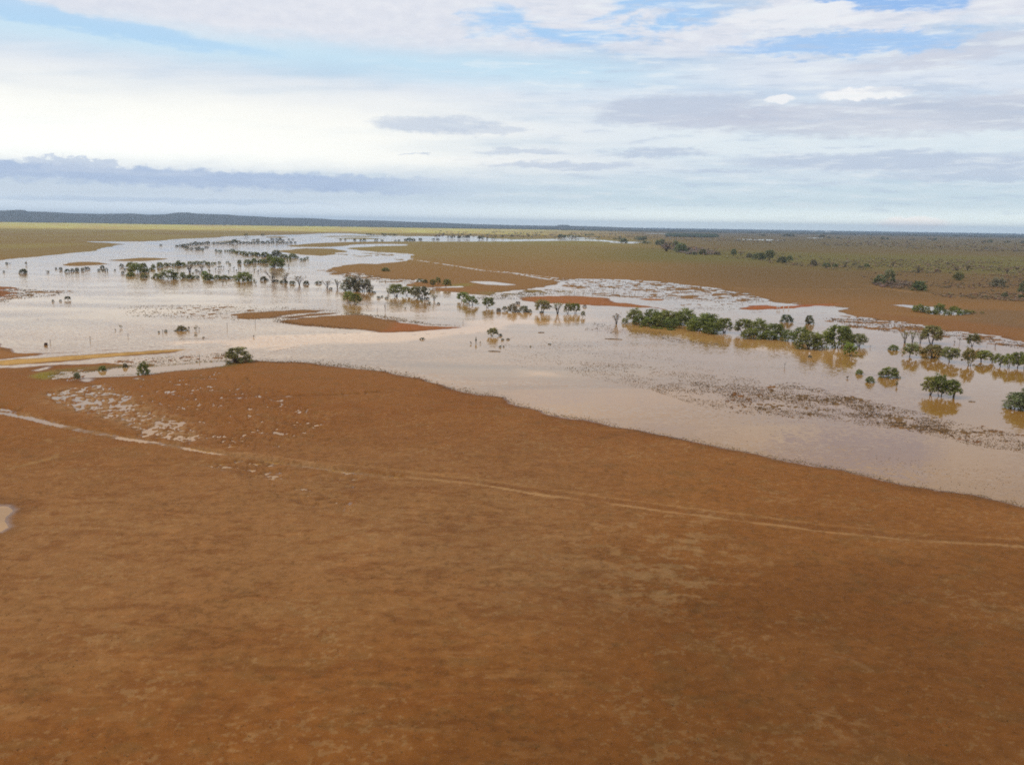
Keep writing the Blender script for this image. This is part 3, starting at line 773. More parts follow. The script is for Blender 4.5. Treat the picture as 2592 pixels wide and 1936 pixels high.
# ---- range of low hills on the left skyline -----------------------------------------
HILL_TOP = [(-700, 531), (-500, 526), (-300, 531), (-100, 533), (0, 534), (45, 532), (58, 533), (66, 536), (110, 537), (150, 539), (190, 541), (250, 542), (300, 541.5), (325, 541), (370, 544), (415, 543), (430, 541), (445, 539), (475, 539), (492, 541.5),
            (570, 544), (605, 547), (640, 548), (690, 551), (735, 552), (760, 552), (800, 553.5), (835, 556), (900, 558), (950, 558.5), (1040, 562), (1100, 563.5), (1200, 567.5), (1300, 570), (1400, 571.6), (1412, 569.2), (1428, 569.2), (1440, 571.8), (1520, 573.4), (1700, 576.5), (2000, 583)]
ha = np.radians(np.arange(-52, 16, 0.05)); hr = np.array([7300, 7500, 7700, 7900, 8050, 8200, 8600, 9000, 9400, 9800, 10200, 11000, 12500, 14500.0])
tx = CX + F_PX * np.tan(ha) * 1.016
top = np.interp(tx, [q[0] for q in HILL_TOP], [q[1] for q in HILL_TOP])
lev = 569 + 0.015 * (tx - 1296)
crest = np.maximum((lev - top) / F_PX * 9400 * np.cos(ha) * 1.02 + CAM_H, 1.0) * (1 - ss(tx, 1480, 1800))
prof = np.interp(hr, [7300, 7600, 8400, 9400, 11000, 14500], [0, 0.10, 0.42, 1.0, 0.8, 0])
HA, HR = np.meshgrid(ha, hr, indexing='ij')
hn = fbm(HA * 60, HR / 700, 4, 601) - 0.5
hz = crest[:, None] * (prof[None, :] + hn * 0.22 * (prof * (1.02 - prof) * 4)[None, :]) - 1.0
hv = np.stack([(HR * np.sin(HA)).ravel(), (HR * np.cos(HA)).ravel(), hz.ravel()], 1)
ii = np.arange(len(ha) - 1)[:, None] * len(hr) + np.arange(len(hr) - 1)[None, :]
hq = np.stack([ii, ii + 1, ii + len(hr) + 1, ii + len(hr)], -1).reshape(-1, 4)
hm = bpy.data.materials.new('scrubby_hillside'); hm.use_nodes = True
q = NT(hm.node_tree); hb = q.n['Principled BSDF']
HP = q.node('ShaderNodeNewGeometry').outputs['Position']
q.l.new(q.mix(q.sstep(q.noise(q.scale(HP, 0.012, 0.012, 0.05), 1.0, 6, 0.65), 0.42, 0.60), (0.050, 0.056, 0.050), (0.085, 0.080, 0.064)), hb.inputs['Base Color'])
hb.inputs['Roughness'].default_value = 0.95; hb.inputs['Specular IOR Level'].default_value = 0.1
add('hills', mesh_np('hills', hv, hq, True), hm, kind='structure', label='low blue grey range of scrubby hills on the left skyline')

# ---- haze: one closed box of even air round everything ----------------------------------
hb_v = [(sx_ * 30000.0, sy_ * 30000.0, z_) for z_ in (-1.7, 190.0) for sx_, sy_ in ((-1, -1), (1, -1), (1, 1), (-1, 1))]
hb_f = [(3, 2, 1, 0), (4, 5, 6, 7), (0, 1, 5, 4), (1, 2, 6, 5), (2, 3, 7, 6), (3, 0, 4, 7)]
zm = bpy.data.materials.new('thin_haze'); zm.use_nodes = True
zt = NT(zm.node_tree); zt.n.clear()
zo = zt.node('ShaderNodeOutputMaterial'); zv = zt.node('ShaderNodeVolumePrincipled')
zv.inputs['Color'].default_value = (0.60, 0.78, 1.0, 1); zv.inputs['Density'].default_value = 6.0e-5
zt.l.new(zv.outputs[0], zo.inputs['Volume'])
haze_me = mesh_np('haze', hb_v, hb_f)
add('haze', haze_me, zm, kind='stuff', label='thin pale haze over the whole plain')

# ----------------------------------------------------------------------------
# plants: prototypes first, then every tree and shrub as a thing of its own
# ----------------------------------------------------------------------------
AZR = np.radians(az); LAZ = AZR.copy(); LAZ[LAZ > math.pi] -= 2 * math.pi
_order = np.argsort(LAZ); _laz = LAZ[_order]
GZ2 = gz.reshape(NA, NR)


def ground_z(x, y):
    x = np.atleast_1d(np.asarray(x, float)); y = np.atleast_1d(np.asarray(y, float))
    a = np.arctan2(x, y); r = np.hypot(x, y)
    ia = _order[np.clip(np.searchsorted(_laz, a), 0, NA - 1)]
    ir = np.clip(np.searchsorted(rr, r), 0, NR - 1)
    return GZ2[ia, ir]


def leaf_mat(name, gloss=0.25):
    m_ = bpy.data.materials.new(name); m_.use_nodes = True
    t = NT(m_.node_tree); b = t.n['Principled BSDF']
    oi = t.node('ShaderNodeObjectInfo'); at_ = t.node('ShaderNodeAttribute', attribute_name='tone')
    k = t.lin(at_.outputs['Fac'], 0, 1, 0.85, 1.75)
    colr = t.mix(1.0, oi.outputs['Color'], t.vec(k, k, k), 'MULTIPLY')
    colr = t.mix(t.lin(oi.outputs['Random'], 0, 1, 0.0, 0.35), colr, t.mix(1.0, colr, (1.15, 0.95, 0.85), 'MULTIPLY'))
    t.l.new(colr, b.inputs['Base Color'])
    b.inputs['Roughness'].default_value = 0.75; b.inputs['Specular IOR Level'].default_value = gloss
    tr = t.node('ShaderNodeBsdfTranslucent'); t.l.new(colr, tr.inputs['Color'])
    ms = t.node('ShaderNodeMixShader'); ms.inputs[0].default_value = 0.52
    out = t.n['Material Output']
    t.l.new(b.outputs[0], ms.inputs[1]); t.l.new(tr.outputs[0], ms.inputs[2]); t.l.new(ms.outputs[0], out.inputs['Surface'])
    return m_


def plain_mat(name, c1, c2, sc=3.0, rough=0.85):
    m_ = bpy.data.materials.new(name); m_.use_nodes = True
    t = NT(m_.node_tree); b = t.n['Principled BSDF']
    tcn = t.node('ShaderNodeTexCoord')
    t.l.new(t.mix(t.sstep(t.noise(tcn.outputs['Object'], sc, 5, 0.6), 0.4, 0.62), c1, c2), b.inputs['Base Color'])
    b.inputs['Roughness'].default_value = rough; b.inputs['Specular IOR Level'].default_value = 0.2
    return m_


LEAF = leaf_mat('tree_leaves')
BARK = plain_mat('dark_bark', (0.060, 0.045, 0.034), (0.120, 0.095, 0.075))
GREYWOOD = plain_mat('weathered_wood', (0.11, 0.085, 0.065), (0.22, 0.18, 0.145))
WHITE = plain_mat('white_paint', (0.62, 0.58, 0.50), (0.80, 0.77, 0.70), 2.0)
TIN = plain_mat('pale_tin', (0.55, 0.55, 0.53), (0.75, 0.75, 0.73), 0.5)
DRUM = plain_mat('dark_brown_wood', (0.050, 0.028, 0.018), (0.10, 0.055, 0.035))


def tubes(paths, sides=6):
    """paths: list of [(x,y,z,r),...] -> verts, quads"""
    V, Fq = [], []
    for p in paths:
        p = np.array(p, float)
        base = len(V)
        for i in range(len(p)):
            t = p[min(i + 1, len(p) - 1), :3] - p[max(i - 1, 0), :3]
            t /= np.linalg.norm(t) + 1e-9
            a = np.cross(t, [0.3, 0.9, 0.2]); a /= np.linalg.norm(a) + 1e-9
            b = np.cross(t, a)
            for k in range(sides):
                an = 2 * math.pi * k / sides
                V.append(p[i, :3] + p[i, 3] * (math.cos(an) * a + math.sin(an) * b))
        for i in range(len(p) - 1):
            for k in range(sides):
                k2 = (k + 1) % sides
                Fq.append((base + i * sides + k, base + i * sides + k2, base + (i + 1) * sides + k2, base + (i + 1) * sides + k))
        top = base + (len(p) - 1) * sides
        Fq.append((top, top + 1, top + 2, top + 3)); Fq.append((top, top + 3, top + 4, top + 5)) if sides == 6 else None
    return np.array(V), np.array(Fq)


def leaves(rng, centres, radii, per, size, flat=0.8):
    """clouds of small leaf sprays (quads) -> verts, quads, tone per vertex"""
    V, T = [], []
    for (cx_, cy_, cz_), rad in zip(centres, radii):
        d = rng.normal(size=(per, 3)); d /= np.linalg.norm(d, axis=1)[:, None]
        q = d * (rng.random((per, 1)) ** 0.45) * rad; q[:, 2] *= flat
        c0 = np.array([cx_, cy_, cz_]) + q
        n = d * 0.7 + rng.normal(size=(per, 3)) * 0.6 + np.array([0, 0, 1.0]); n /= np.linalg.norm(n, axis=1)[:, None]
        u = np.cross(n, rng.normal(size=(per, 3))); u /= np.linalg.norm(u, axis=1)[:, None]
        v = np.cross(n, u)
        s1 = size * (0.6 + 0.8 * rng.random((per, 1))); s2 = s1 * (0.45 + 0.35 * rng.random((per, 1)))
        tone = np.clip(0.42 + 0.22 * rng.normal() + 0.20 * rng.normal(size=per), 0, 1)
        V.append(np.stack([c0 - u * s1, c0 - v * s2 + n * s2 * 0.3, c0 + u * s1, c0 + v * s2 + n * s2 * 0.3], 1).reshape(-1, 3))
        T.append(np.repeat(tone, 4))
    V = np.concatenate(V); T = np.concatenate(T)
    return V, np.arange(len(V)).reshape(-1, 4), T


def bend(rng, a, b, r0, r1, n=4, sag=0.05):
    a = np.array(a, float); b = np.array(b, float)
    out = []
    mid = rng.normal(size=3) * sag
    for i in range(n + 1):
        t = i / n
        p = a + (b - a) * np.array([t, t, t ** 0.85]) + mid * math.sin(math.pi * t)
        out.append((p[0], p[1], p[2], r0 + (r1 - r0) * t))
    return out


def proto_tree(seed, n_clump=30, per=30, stems=3, lo=0.34, leafsize=0.042, spread=0.40, fill=1.0):
    rng = np.random.default_rng(seed)
    cs, rs, paths = [], [], []
    off = rng.normal(size=2) * 0.05
    for k in range(n_clump):
        an = k * 2.39996 + rng.normal() * 0.35
        hgt = (k + 0.5) / n_clump
        rad = spread * math.sqrt(1 - (hgt * 0.92) ** 2) * (0.55 + 0.45 * rng.random() ** 0.5)
        z = lo + 0.06 + (0.84 - lo) * (hgt ** 0.85) * (0.78 + 0.32 * rng.random()) - 0.07 * (rad / spread) ** 2
        cs.append((math.cos(an) * rad + off[0], math.sin(an) * rad + off[1], min(z, 0.91)))
        rs.append((0.085 + 0.085 * rng.random()) * fill)
    st = []
    for s_ in range(stems):
        an = 2 * math.pi * s_ / stems + rng.normal() * 0.5
        e = (math.cos(an) * 0.15, math.sin(an) * 0.15, lo + 0.10 + 0.1 * rng.random())
        b0 = (math.cos(an) * 0.02, math.sin(an) * 0.02, -0.08)
        st.append(e); paths.append(bend(rng, b0, e, 0.024, 0.013, 4, 0.035))
    for cc0 in cs[::2]:
        e = min(st, key=lambda s_: (s_[0] - cc0[0]) ** 2 + (s_[1] - cc0[1]) ** 2)
        paths.append(bend(rng, e, cc0, 0.011, 0.003, 3, 0.03))
    return tubes(paths), leaves(rng, cs, rs, per, leafsize)


def proto_bush(seed, n_clump=30, per=44, leafsize=0.046):
    rng = np.random.default_rng(seed)
    cs, rs, paths = [], [], []
    for k in range(n_clump):
        an = k * 2.39996 + rng.normal() * 0.3
        hgt = (k + 0.5) / n_clump
        rad = 0.40 * math.sqrt(1 - (hgt * 0.95) ** 2) * (0.6 + 0.4 * rng.random() ** 0.5)
        cs.append((math.cos(an) * rad, math.sin(an) * rad, 0.06 + 0.80 * hgt * (0.85 + 0.2 * rng.random())))
        rs.append(0.12 + 0.05 * rng.random())
    for cc0 in cs[::3]:
        paths.append(bend(rng, (cc0[0] * 0.1, cc0[1] * 0.1, -0.1), cc0, 0.014, 0.004, 3, 0.03))
    return tubes(paths), leaves(rng, cs, rs, per, leafsize)


def proto_grey(seed):
    """thin-leaved tree whose limbs show through"""
    rng = np.random.default_rng(seed)
    cs, rs, paths = [], [], []
    for k in range(9):
        an = k * 2.39996 + rng.normal() * 0.4
        sp = 0.12 + 0.30 * rng.random()
        tip = (math.cos(an) * sp, math.sin(an) * sp, 0.62 + 0.32 * rng.random())
        midp = (tip[0] * 0.35, tip[1] * 0.35, 0.30 + 0.1 * rng.random())
        paths.append(bend(rng, (tip[0] * 0.05, tip[1] * 0.05, -0.08), midp, 0.020, 0.012, 3, 0.02))
        paths.append(bend(rng, midp, tip, 0.012, 0.004, 3, 0.03))
        for q in range(3):
            t2 = np.array(tip) + rng.normal(size=3) * np.array([0.12, 0.12, 0.10])
            t2[2] = min(t2[2], 0.95)
            paths.append(bend(rng, midp, t2, 0.007, 0.002, 2, 0.03))
            cs.append(tuple(t2)); rs.append(0.07 + 0.05 * rng.random())
    return tubes(paths), leaves(rng, cs, rs, 13, 0.034)


def proto_stick(seed):
    """half drowned sapling: a few upright stems with leaf tufts"""
    rng = np.random.default_rng(seed)
    cs, rs, paths = [], [], []
    for k in range(4):
        tip = (rng.normal() * 0.22, rng.normal() * 0.22, 0.55 + 0.4 * rng.random())
        paths.append(bend(rng, (tip[0] * 0.2, tip[1] * 0.2, -0.1), tip, 0.030, 0.012, 3, 0.04))
        for q in range(3):
            f = 0.45 + 0.5 * rng.random()
            cs.append((tip[0] * f + rng.normal() * 0.08, tip[1] * f + rng.normal() * 0.08, tip[2] * f)); rs.append(0.13)
    return tubes(paths), leaves(rng, cs, rs, 12, 0.06)


def proto_dead(seed, n=7):
    rng = np.random.default_rng(seed)
    paths = [bend(rng, (0, 0, -0.1), (0.04, 0.02, 0.55), 0.045, 0.028, 4, 0.02)]
    for k in range(n):
        an = k * 2.4 + rng.normal() * 0.4
        f = 0.3 + 0.7 * rng.random()
        s0 = (0.04 * f, 0.02 * f, 0.55 * f)
        e = (s0[0] + math.cos(an) * (0.2 + 0.2 * rng.random()), s0[1] + math.sin(an) * (0.2 + 0.2 * rng.random()), min(1.0, s0[2] + 0.25 + 0.35 * rng.random()))
        paths.append(bend(rng, s0, e, 0.022, 0.006, 3, 0.04))
    return tubes(paths), None


PROTO = {}


def register(code, k, parts, stem_mat=BARK):
    (tv, tq), lf = parts
    tm = mesh_np('trunk', tv, tq); tm.materials.append(stem_mat)
    cm = jm = None
    if lf is not None:
        lv, lq, tone = lf
        cm = mesh_np('crown', lv, lq); cm.materials.append(LEAF); float_attr(cm, 'tone', tone)
        jm = mesh_np('small_plant', np.concatenate([tv, lv]), np.concatenate([tq, lq + len(tv)]))
        jm.materials.append(stem_mat); jm.materials.append(LEAF)
        jm.polygons.foreach_set('material_index', np.concatenate([np.zeros(len(tq), np.int32), np.ones(len(lq), np.int32)]))
        float_attr(jm, 'tone', np.concatenate([np.zeros(len(tv)), tone]))
    PROTO.setdefault(code, []).append((tm, cm, jm))


for k in range(5):
    register('T', k, proto_tree(100 + k, 32 + 3 * (k % 3), 34, 2 + k % 3, 0.21))
for k in range(3):
    register('V', k, proto_tree(140 + k, 38, 36, 3, 0.05, 0.043, 0.43, 1.18))       # leafier, crown low over the water
for k in range(4):
    register('S', k, proto_bush(200 + k))
for k in range(3):
    register('G', k, proto_grey(300 + k))
for k in range(3):
    register('K', k, proto_stick(400 + k))
for k in range(3):
    register('D', k, proto_dead(500 + k, 6 + k), GREYWOOD)
for k in range(3):
    register('t', k, proto_tree(600 + k, 12, 16, 2, 0.22, 0.075, 0.38, 1.2))
for k in range(3):
    register('s', k, proto_bush(620 + k, 14, 20, 0.090))

TINT = {'green': (0.202, 0.216, 0.059), 'olive': (0.222, 0.207, 0.076), 'grey': (0.246, 0.212, 0.136), 'dark': (0.141, 0.138, 0.056),
        'bright': (0.228, 0.264, 0.055), 'brown': (0.233, 0.172, 0.113), 'blue': (0.172, 0.197, 0.089)}
rngP = np.random.default_rng(7)
SEEN_LABELS = {}
N_USED = {}


def plant(code, x, y, h, w, label, tint='green', group=None, name=None, cat=None):
    gx_, gy_ = at(x, y)
    H = size_at(x, y, h) * 1.03; W = size_at(x, y, w) * (1.22 if code == 'S' else 1.24 if code == 'V' else 1.12)
    tiny = h < 10
    pc = code
    if tiny and code in 'TV':
        pc = 't'
    elif tiny and code == 'S':
        pc = 's'
    n_ = N_USED.get(pc, 0); N_USED[pc] = n_ + 1
    tm, cm, jm = PROTO[pc][n_ % len(PROTO[pc])]
    z = max(float(ground_z(gx_, gy_)[0]), 0.0) - 0.01
    nm = name or {'T': 'tree', 'V': 'tree', 'G': 'tree', 'S': 'shrub', 'K': 'sapling', 'D': 'dead_tree'}[code]
    ct = cat or {'tree': 'tree', 'shrub': 'shrub', 'sapling': 'sapling', 'dead_tree': 'dead tree', 'dead_shrub': 'dead shrub'}[nm]
    rot = rngP.random() * 6.283
    j = 0.82 + 0.36 * rngP.random()
    tc_ = tuple(v * j * (0.93 + 0.14 * rngP.random()) for v in TINT[tint]) + (1.0,)
    if cm is None or tiny:
        o = add(nm, jm if cm is not None else tm)
        o.color = tc_
        root = o
    else:
        root = bpy.data.objects.new(nm, None); COL.objects.link(root)
        root.empty_display_size = 0.2
        t_o = add('trunk', tm, parent=root)
        c_o = add('crown', cm, parent=root)
        c_o.color = tc_
    root.location = (gx_, gy_, z); root.rotation_euler = (0, 0, rot); root.scale = (W, W, H)
    root['label'] = label; root['category'] = ct
    if group:
        root['group'] = group
    if label in SEEN_LABELS:
        print('LABEL TWICE', label)
    SEEN_LABELS[label] = 1
    return root


ORD = ['first', 'second', 'third', 'fourth', 'fifth', 'sixth', 'seventh', 'eighth', 'ninth', 'tenth', 'eleventh', 'twelfth', 'thirteenth',
       'fourteenth', 'fifteenth', 'sixteenth', 'seventeenth', 'eighteenth', 'nineteenth', 'twentieth', 'twenty-first', 'twenty-second',
       'twenty-third', 'twenty-fourth', 'twenty-fifth', 'twenty-sixth', 'twenty-seventh', 'twenty-eighth', 'twenty-ninth', 'thirtieth']


def row(group, text, code, items, tint='green'):
    """things in a row that look alike: told apart by their order from the left. text holds %s for the order."""
    items = sorted(items, key=lambda t: t[0])
    for i, it in enumerate(items):
        x, y, h, w = it[:4]
        cd = it[4] if len(it) > 4 else code
        tn = it[5] if len(it) > 5 else tint
        o_ = 'leftmost' if i == 0 else 'rightmost' if i == len(items) - 1 else ORD[i]
        tx_ = text
        if i in (0, len(items) - 1):
            tx_ = text.replace(' from the left', '')
        plant(cd, x, y, h, w, tx_ % o_, tn, group)


# --- trees in the right foreground of the flood -------------------------------------------
for a in (
    ('T', 2353, 1000, 53, 48, 'left tree of the trio standing in brown water near the right edge', 'green'),
    ('T', 2381, 1003, 59, 44, 'middle and tallest tree of the trio in brown water near the right edge', 'green'),
    ('T', 2413, 1006, 51, 56, 'right tree of the trio in brown water, crown leaning right', 'green'),
    ('V', 2566, 1034, 44, 58, 'leafy tree cut by the right edge, crown hanging low to the water', 'blue'),
    ('V', 2598, 1037, 54, 50, 'taller tree half outside the right edge behind the low leafy one', 'blue'),
    ('S', 2250, 955, 27, 46, 'round green bush alone in brown water left of the tree trio', 'green'),
    ('K', 2270, 978, 17, 10, 'small leafy sapling at the right foot of the round green bush', 'olive'),
    ('S', 2202, 968, 17, 21, 'loose pale green shrub left of the round green bush', 'green'),
    ('S', 2175, 947, 13, 18, 'small dark green shrub, upper left of the loose pale green one', 'green'),
    ('K', 2145, 958, 9, 12, 'thin drowned twiggy shrub, leftmost by the round green bush', 'grey'),
    ('S', 2262, 886, 15, 24, 'low dark shrub in water left of the leftmost second row tree', 'green'),
    ('T', 2302, 904, 39, 45, 'single rounded tree, leftmost of the second row on the right', 'olive'),
    ('T', 2360, 906, 37, 58, 'wide flat crowned tree, second from left in the second row', 'olive'),
    ('T', 2404, 916, 42, 52, 'forked bushy tree right of the wide flat crowned one', 'olive'),
    ('T', 2454, 925, 45, 36, 'narrow tree on one thin stem in the second row on the right', 'olive'),
    ('T', 2484, 916, 33, 48, 'dense dark tree right of the narrow one stem tree', 'green'),
    ('G', 2512, 915, 20, 16, 'sparse twiggy little tree in the gap right of the dense dark tree', 'grey'),
    ('T', 2532, 927, 34, 36, 'first tree of the dark row running to the right edge', 'green'),
    ('T', 2553, 932, 40, 30, 'second tree of the dark row running to the right edge', 'green'),
    ('T', 2575, 930, 43, 38, 'third tree of the dark row running to the right edge', 'green'),
    ('T', 2594, 934, 40, 32, 'last tree of the dark row, at the right edge', 'green'),
    ('G', 2290, 869, 31, 22, 'thin upright tree, left of three before the tall back tree', 'olive'),
    ('G', 2309, 868, 27, 18, 'thin upright tree, middle of three before the tall back tree', 'olive'),
    ('G', 2329, 870, 27, 16, 'thin upright tree, right of three beside the tall back tree', 'olive'),
    ('T', 2358, 871, 52, 56, 'tall many stemmed tree at the back of the right grove', 'olive'),
    ('T', 2460, 877, 35, 38, 'spreading tree alone at the back right, near the far bank', 'olive'),
    ('K', 2416, 869, 11, 5, 'dark stump of a sapling right of the tall back tree', 'brown'),
):
    plant(*a)
for a in (
    (2429, 871, 26, 9, 'thin bare dead stem left of the spreading back tree', 'dead_tree'),
    (2498, 875, 8, 5, 'tiny bare stub right of the spreading back tree', 'dead_shrub'),
    (2519, 877, 12, 16, 'bare twiggy dead shrub in pale water at the far right', 'dead_shrub'),
    (2203, 881, 9, 9, 'small dark snag in open water between thicket and right grove', 'dead_shrub'),
    (1986, 930, 15, 9, 'bare dead stick standing in water below the thicket', 'dead_tree'),
    (975, 789, 27, 11, 'bare dead tree standing alone above the mid stream bar', 'dead_tree'),
    (1512, 838, 10, 6, 'little bare stick standing left of the thicket', 'dead_shrub'),
):
    plant('D', a[0], a[1], a[2], a[3], a[4], 'brown', None, a[5])

# --- the long thicket standing in the flood -------------------------------------------------
row('trees of the long flooded thicket', '%s tree from the left in the long green thicket standing in the flood', 'V', [
    (1560, 821, 28, 24, 'G', 'grey'), (1581, 818, 14, 16), (1607, 814, 35, 38), (1622, 822, 25, 32), (1646, 816, 35, 44), (1640, 825, 25, 38),
    (1676, 815, 33, 36), (1666, 827, 29, 40), (1700, 829, 26, 40), (1703, 818, 31, 44), (1741, 821, 41, 56), (1727, 823, 29, 34),
    (1773, 833, 43, 54), (1797, 836, 45, 50), (1757, 836, 27, 38), (1801, 843, 27, 48), (1834, 842, 41, 44, 'T')])
row('trees of the thicket right of its gap', '%s tree from the left in the right half of the flooded thicket', 'V', [
    (1878, 846, 43, 50, 'T'), (1898, 856, 28, 44), (1926, 844, 38, 46), (1942, 858, 21, 40), (1968, 853, 38, 50), (1992, 863, 29, 34),
    (2023, 861, 35, 48, 'T'), (2054, 883, 43, 60), (2083, 878, 45, 46), (2116, 879, 64, 64, 'T'), (2172, 876, 34, 42, 'T'), (2142, 872, 40, 36), (2154, 901, 36, 40, 'T', 'bright')])
plant('S', 1991, 815, 20, 29, 'grey green bush in pale water behind the thicket, left of two', 'blue')
plant('S', 2048, 820, 24, 22, 'grey green bush in pale water behind the thicket, right of two', 'blue')
plant('S', 2050, 905, 7, 9, 'small dark tuft shrub in brown water under the thicket', 'dark')
row('low green clumps before the thicket', '%s low green clump from the left in brown water before the thicket', 'S', [(1653, 831, 4, 14), (1669, 832, 4, 22), (1698, 835, 4, 22), (1622, 828, 3, 9)], 'bright')

# --- groves in mid stream --------------------------------------------------------------------
for a in (
    ('T', 1376, 791, 35, 44, 'tallest tree of the mid stream grove left of the thicket', 'olive'),
    ('G', 1411, 795, 28, 32, 'pale thin crowned tree right of the tallest grove tree', 'olive'),
    ('T', 1437, 794, 29, 22, 'narrow tree third in the mid stream grove', 'olive'),
    ('T', 1457, 793, 28, 30, 'rounded green tree at the right end of the mid stream grove', 'green'),
    ('T', 1475, 803, 17, 13, 'little lollipop tree on a thin stem right of the grove', 'olive'),
    ('S', 1370, 792, 5, 10, 'low dark stump shrub at the foot of the tallest grove tree', 'dark'),
    ('S', 1480, 777, 6, 10, 'faint low shrub behind the little lollipop tree', 'brown'),
    ('S', 1297, 790, 22, 28, 'dark dome shaped shrub, left of a pair left of the grove', 'grey'),
    ('S', 1326, 790, 18, 25, 'dark wide shrub, right of a pair left of the grove', 'grey'),
    ('S', 1341, 791, 9, 12, 'small dark shrub touching the right of the dark wide shrub', 'grey'),
    ('S', 1311, 770, 8, 13, 'small dark shrub near the red bank behind the dome shaped pair', 'grey'),
    ('S', 1262, 789, 10, 13, 'small round dark shrub, lower of two left of the dome pair', 'grey'),
    ('T', 1277, 787, 13, 14, 'small mop headed shrub, upper of two left of the dome pair', 'grey'),
    ('T', 1169, 762, 25, 34, 'left tree of three dark green ones before the brown plain', 'green'),
    ('T', 1194, 773, 26, 40, 'middle wide tree of three dark green ones before the brown plain', 'green'),
    ('T', 1233, 779, 30, 32, 'right upright tree of three dark green ones before the brown plain', 'green'),
    ('T', 1245, 851, 23, 33, 'umbrella crowned small tree alone on the submerged road', 'olive'),
    ('K', 1205, 869, 19, 9, 'narrow dark bush standing in water below the umbrella crowned tree', 'dark'),
    ('K', 1192, 871, 9, 9, 'small shrub left of the narrow dark bush', 'grey'),
    ('K', 1216, 870, 9, 6, 'small shrub right of the narrow dark bush', 'grey'),
    ('S', 1069, 859, 5, 13, 'low dark clump of weed in open water under the mid stream bar', 'dark'),
    ('T', 1004, 751, 35, 46, 'dense dark rounded tree, largest of the middle grove', 'green'),
    ('G', 983, 744, 10, 11, 'twiggy shrub at the left of the dense dark rounded tree', 'grey'),
    ('T', 1030, 748, 25, 24, 'small round tree right of the dense dark rounded tree', 'green'),
    ('T', 1050, 752, 29, 26, 'third tree of the middle grove, olive green', 'olive'),
    ('T', 1072, 758, 37, 44, 'spreading grey green tree at the right of the middle grove', 'grey'),
    ('S', 1062, 758, 8, 15, 'dark low shrub under the spreading grey green tree, on its left', 'grey'),
    ('S', 1081, 758, 7, 13, 'dark low shrub under the spreading grey green tree, on its right', 'grey'),
    ('G', 1099, 762, 17, 18, 'wispy pale shrub in water right of the middle grove', 'olive'),
    ('S', 1087, 769, 6, 9, 'small dark shrub below the wispy pale shrub', 'dark'),
    ('S', 1110, 770, 5, 8, 'dark tuft right of and below the wispy pale shrub', 'dark'),
    ('S', 1068, 764, 4, 7, 'tiny tuft in water below the spreading grey green tree', 'olive'),
    ('K', 1026, 783, 7, 6, 'left of two dark tufts right of the bare dead tree', 'dark'),
    ('K', 1040, 782, 7, 6, 'right of two dark tufts right of the bare dead tree', 'dark'),
    ('G', 903, 737, 40, 60, 'biggest grey green tree, bushy, at the centre left of the flood', 'grey'),
    ('V', 892, 736, 35, 42, 'leafy left half of the biggest grey green bushy tree clump', 'olive'),
    ('V', 916, 738, 34, 42, 'leafy right half of the biggest grey green bushy tree clump', 'grey'),
    ('T', 883, 766, 31, 32, 'left tree of the green pair before the biggest grey green tree', 'green'),
    ('T', 901, 771, 31, 34, 'right tree of the green pair before the biggest grey green tree', 'green'),
    ('S', 935, 738, 7, 10, 'small shrub just right of the biggest grey green tree', 'dark'),
    ('S', 976, 688, 10, 20, 'bright green bush alone on the brown plain', 'green'),
    ('S', 1063, 714, 9, 18, 'low green bush on the near edge of the brown plain', 'green'),
    ('S', 1076, 718, 10, 14, 'low olive bush right of the low green bush on the plain edge', 'olive'),
    ('T', 1095, 727, 21, 18, 'left of three slim trees on the edge of the brown plain', 'olive'),
    ('T', 1109, 722, 20, 16, 'middle of three slim trees on the edge of the brown plain', 'olive'),
    ('T', 1129, 727, 23, 25, 'right of three slim trees on the edge of the brown plain', 'olive'),
    ('G', 690, 714, 29, 33, 'grey vase shaped tree with bare limbs, first in the grey row', 'grey'),
    ('G', 722, 716, 25, 24, 'second upright grey tree in the grey row', 'grey'),
    ('G', 758, 722, 23, 27, 'third round grey tree in the grey row, orange water below', 'grey'),
    ('G', 828, 729, 19, 24, 'fourth small grey tree in the grey row, with a twiggy limb', 'grey'),
    ('G', 854, 729, 21, 18, 'thin see-through shrub left of the biggest grey green tree', 'grey'),
):
    plant(*a)
row('low dark shrubs at the feet of the grey row', '%s low dark shrub from the left at the feet of the grey row', 'S', [(667, 710, 12, 16), (676, 710, 5, 7), (699, 714, 7, 14), (719, 716, 8, 20), (740, 719, 9, 16), (775, 720, 10, 14), (806, 718, 7, 18), (837, 733, 6, 9)], 'dark')
row('dark tufts below the biggest grey green tree', '%s dark tuft from the left between the biggest grey tree and middle grove', 'S', [(947, 742, 5, 9), (958, 755, 6, 10), (967, 752, 4, 6), (979, 756, 5, 10)], 'dark')
row('drowned tufts right of the umbrella tree', '%s drowned tuft from the left beside the umbrella crowned tree', 'S', [(1267, 850, 6, 9), (1272, 861, 5, 8), (1286, 860, 4, 10), (1266, 879, 5, 6), (1275, 878, 4, 4), (1343, 878, 3, 5), (1391, 872, 3, 8)], 'dark')

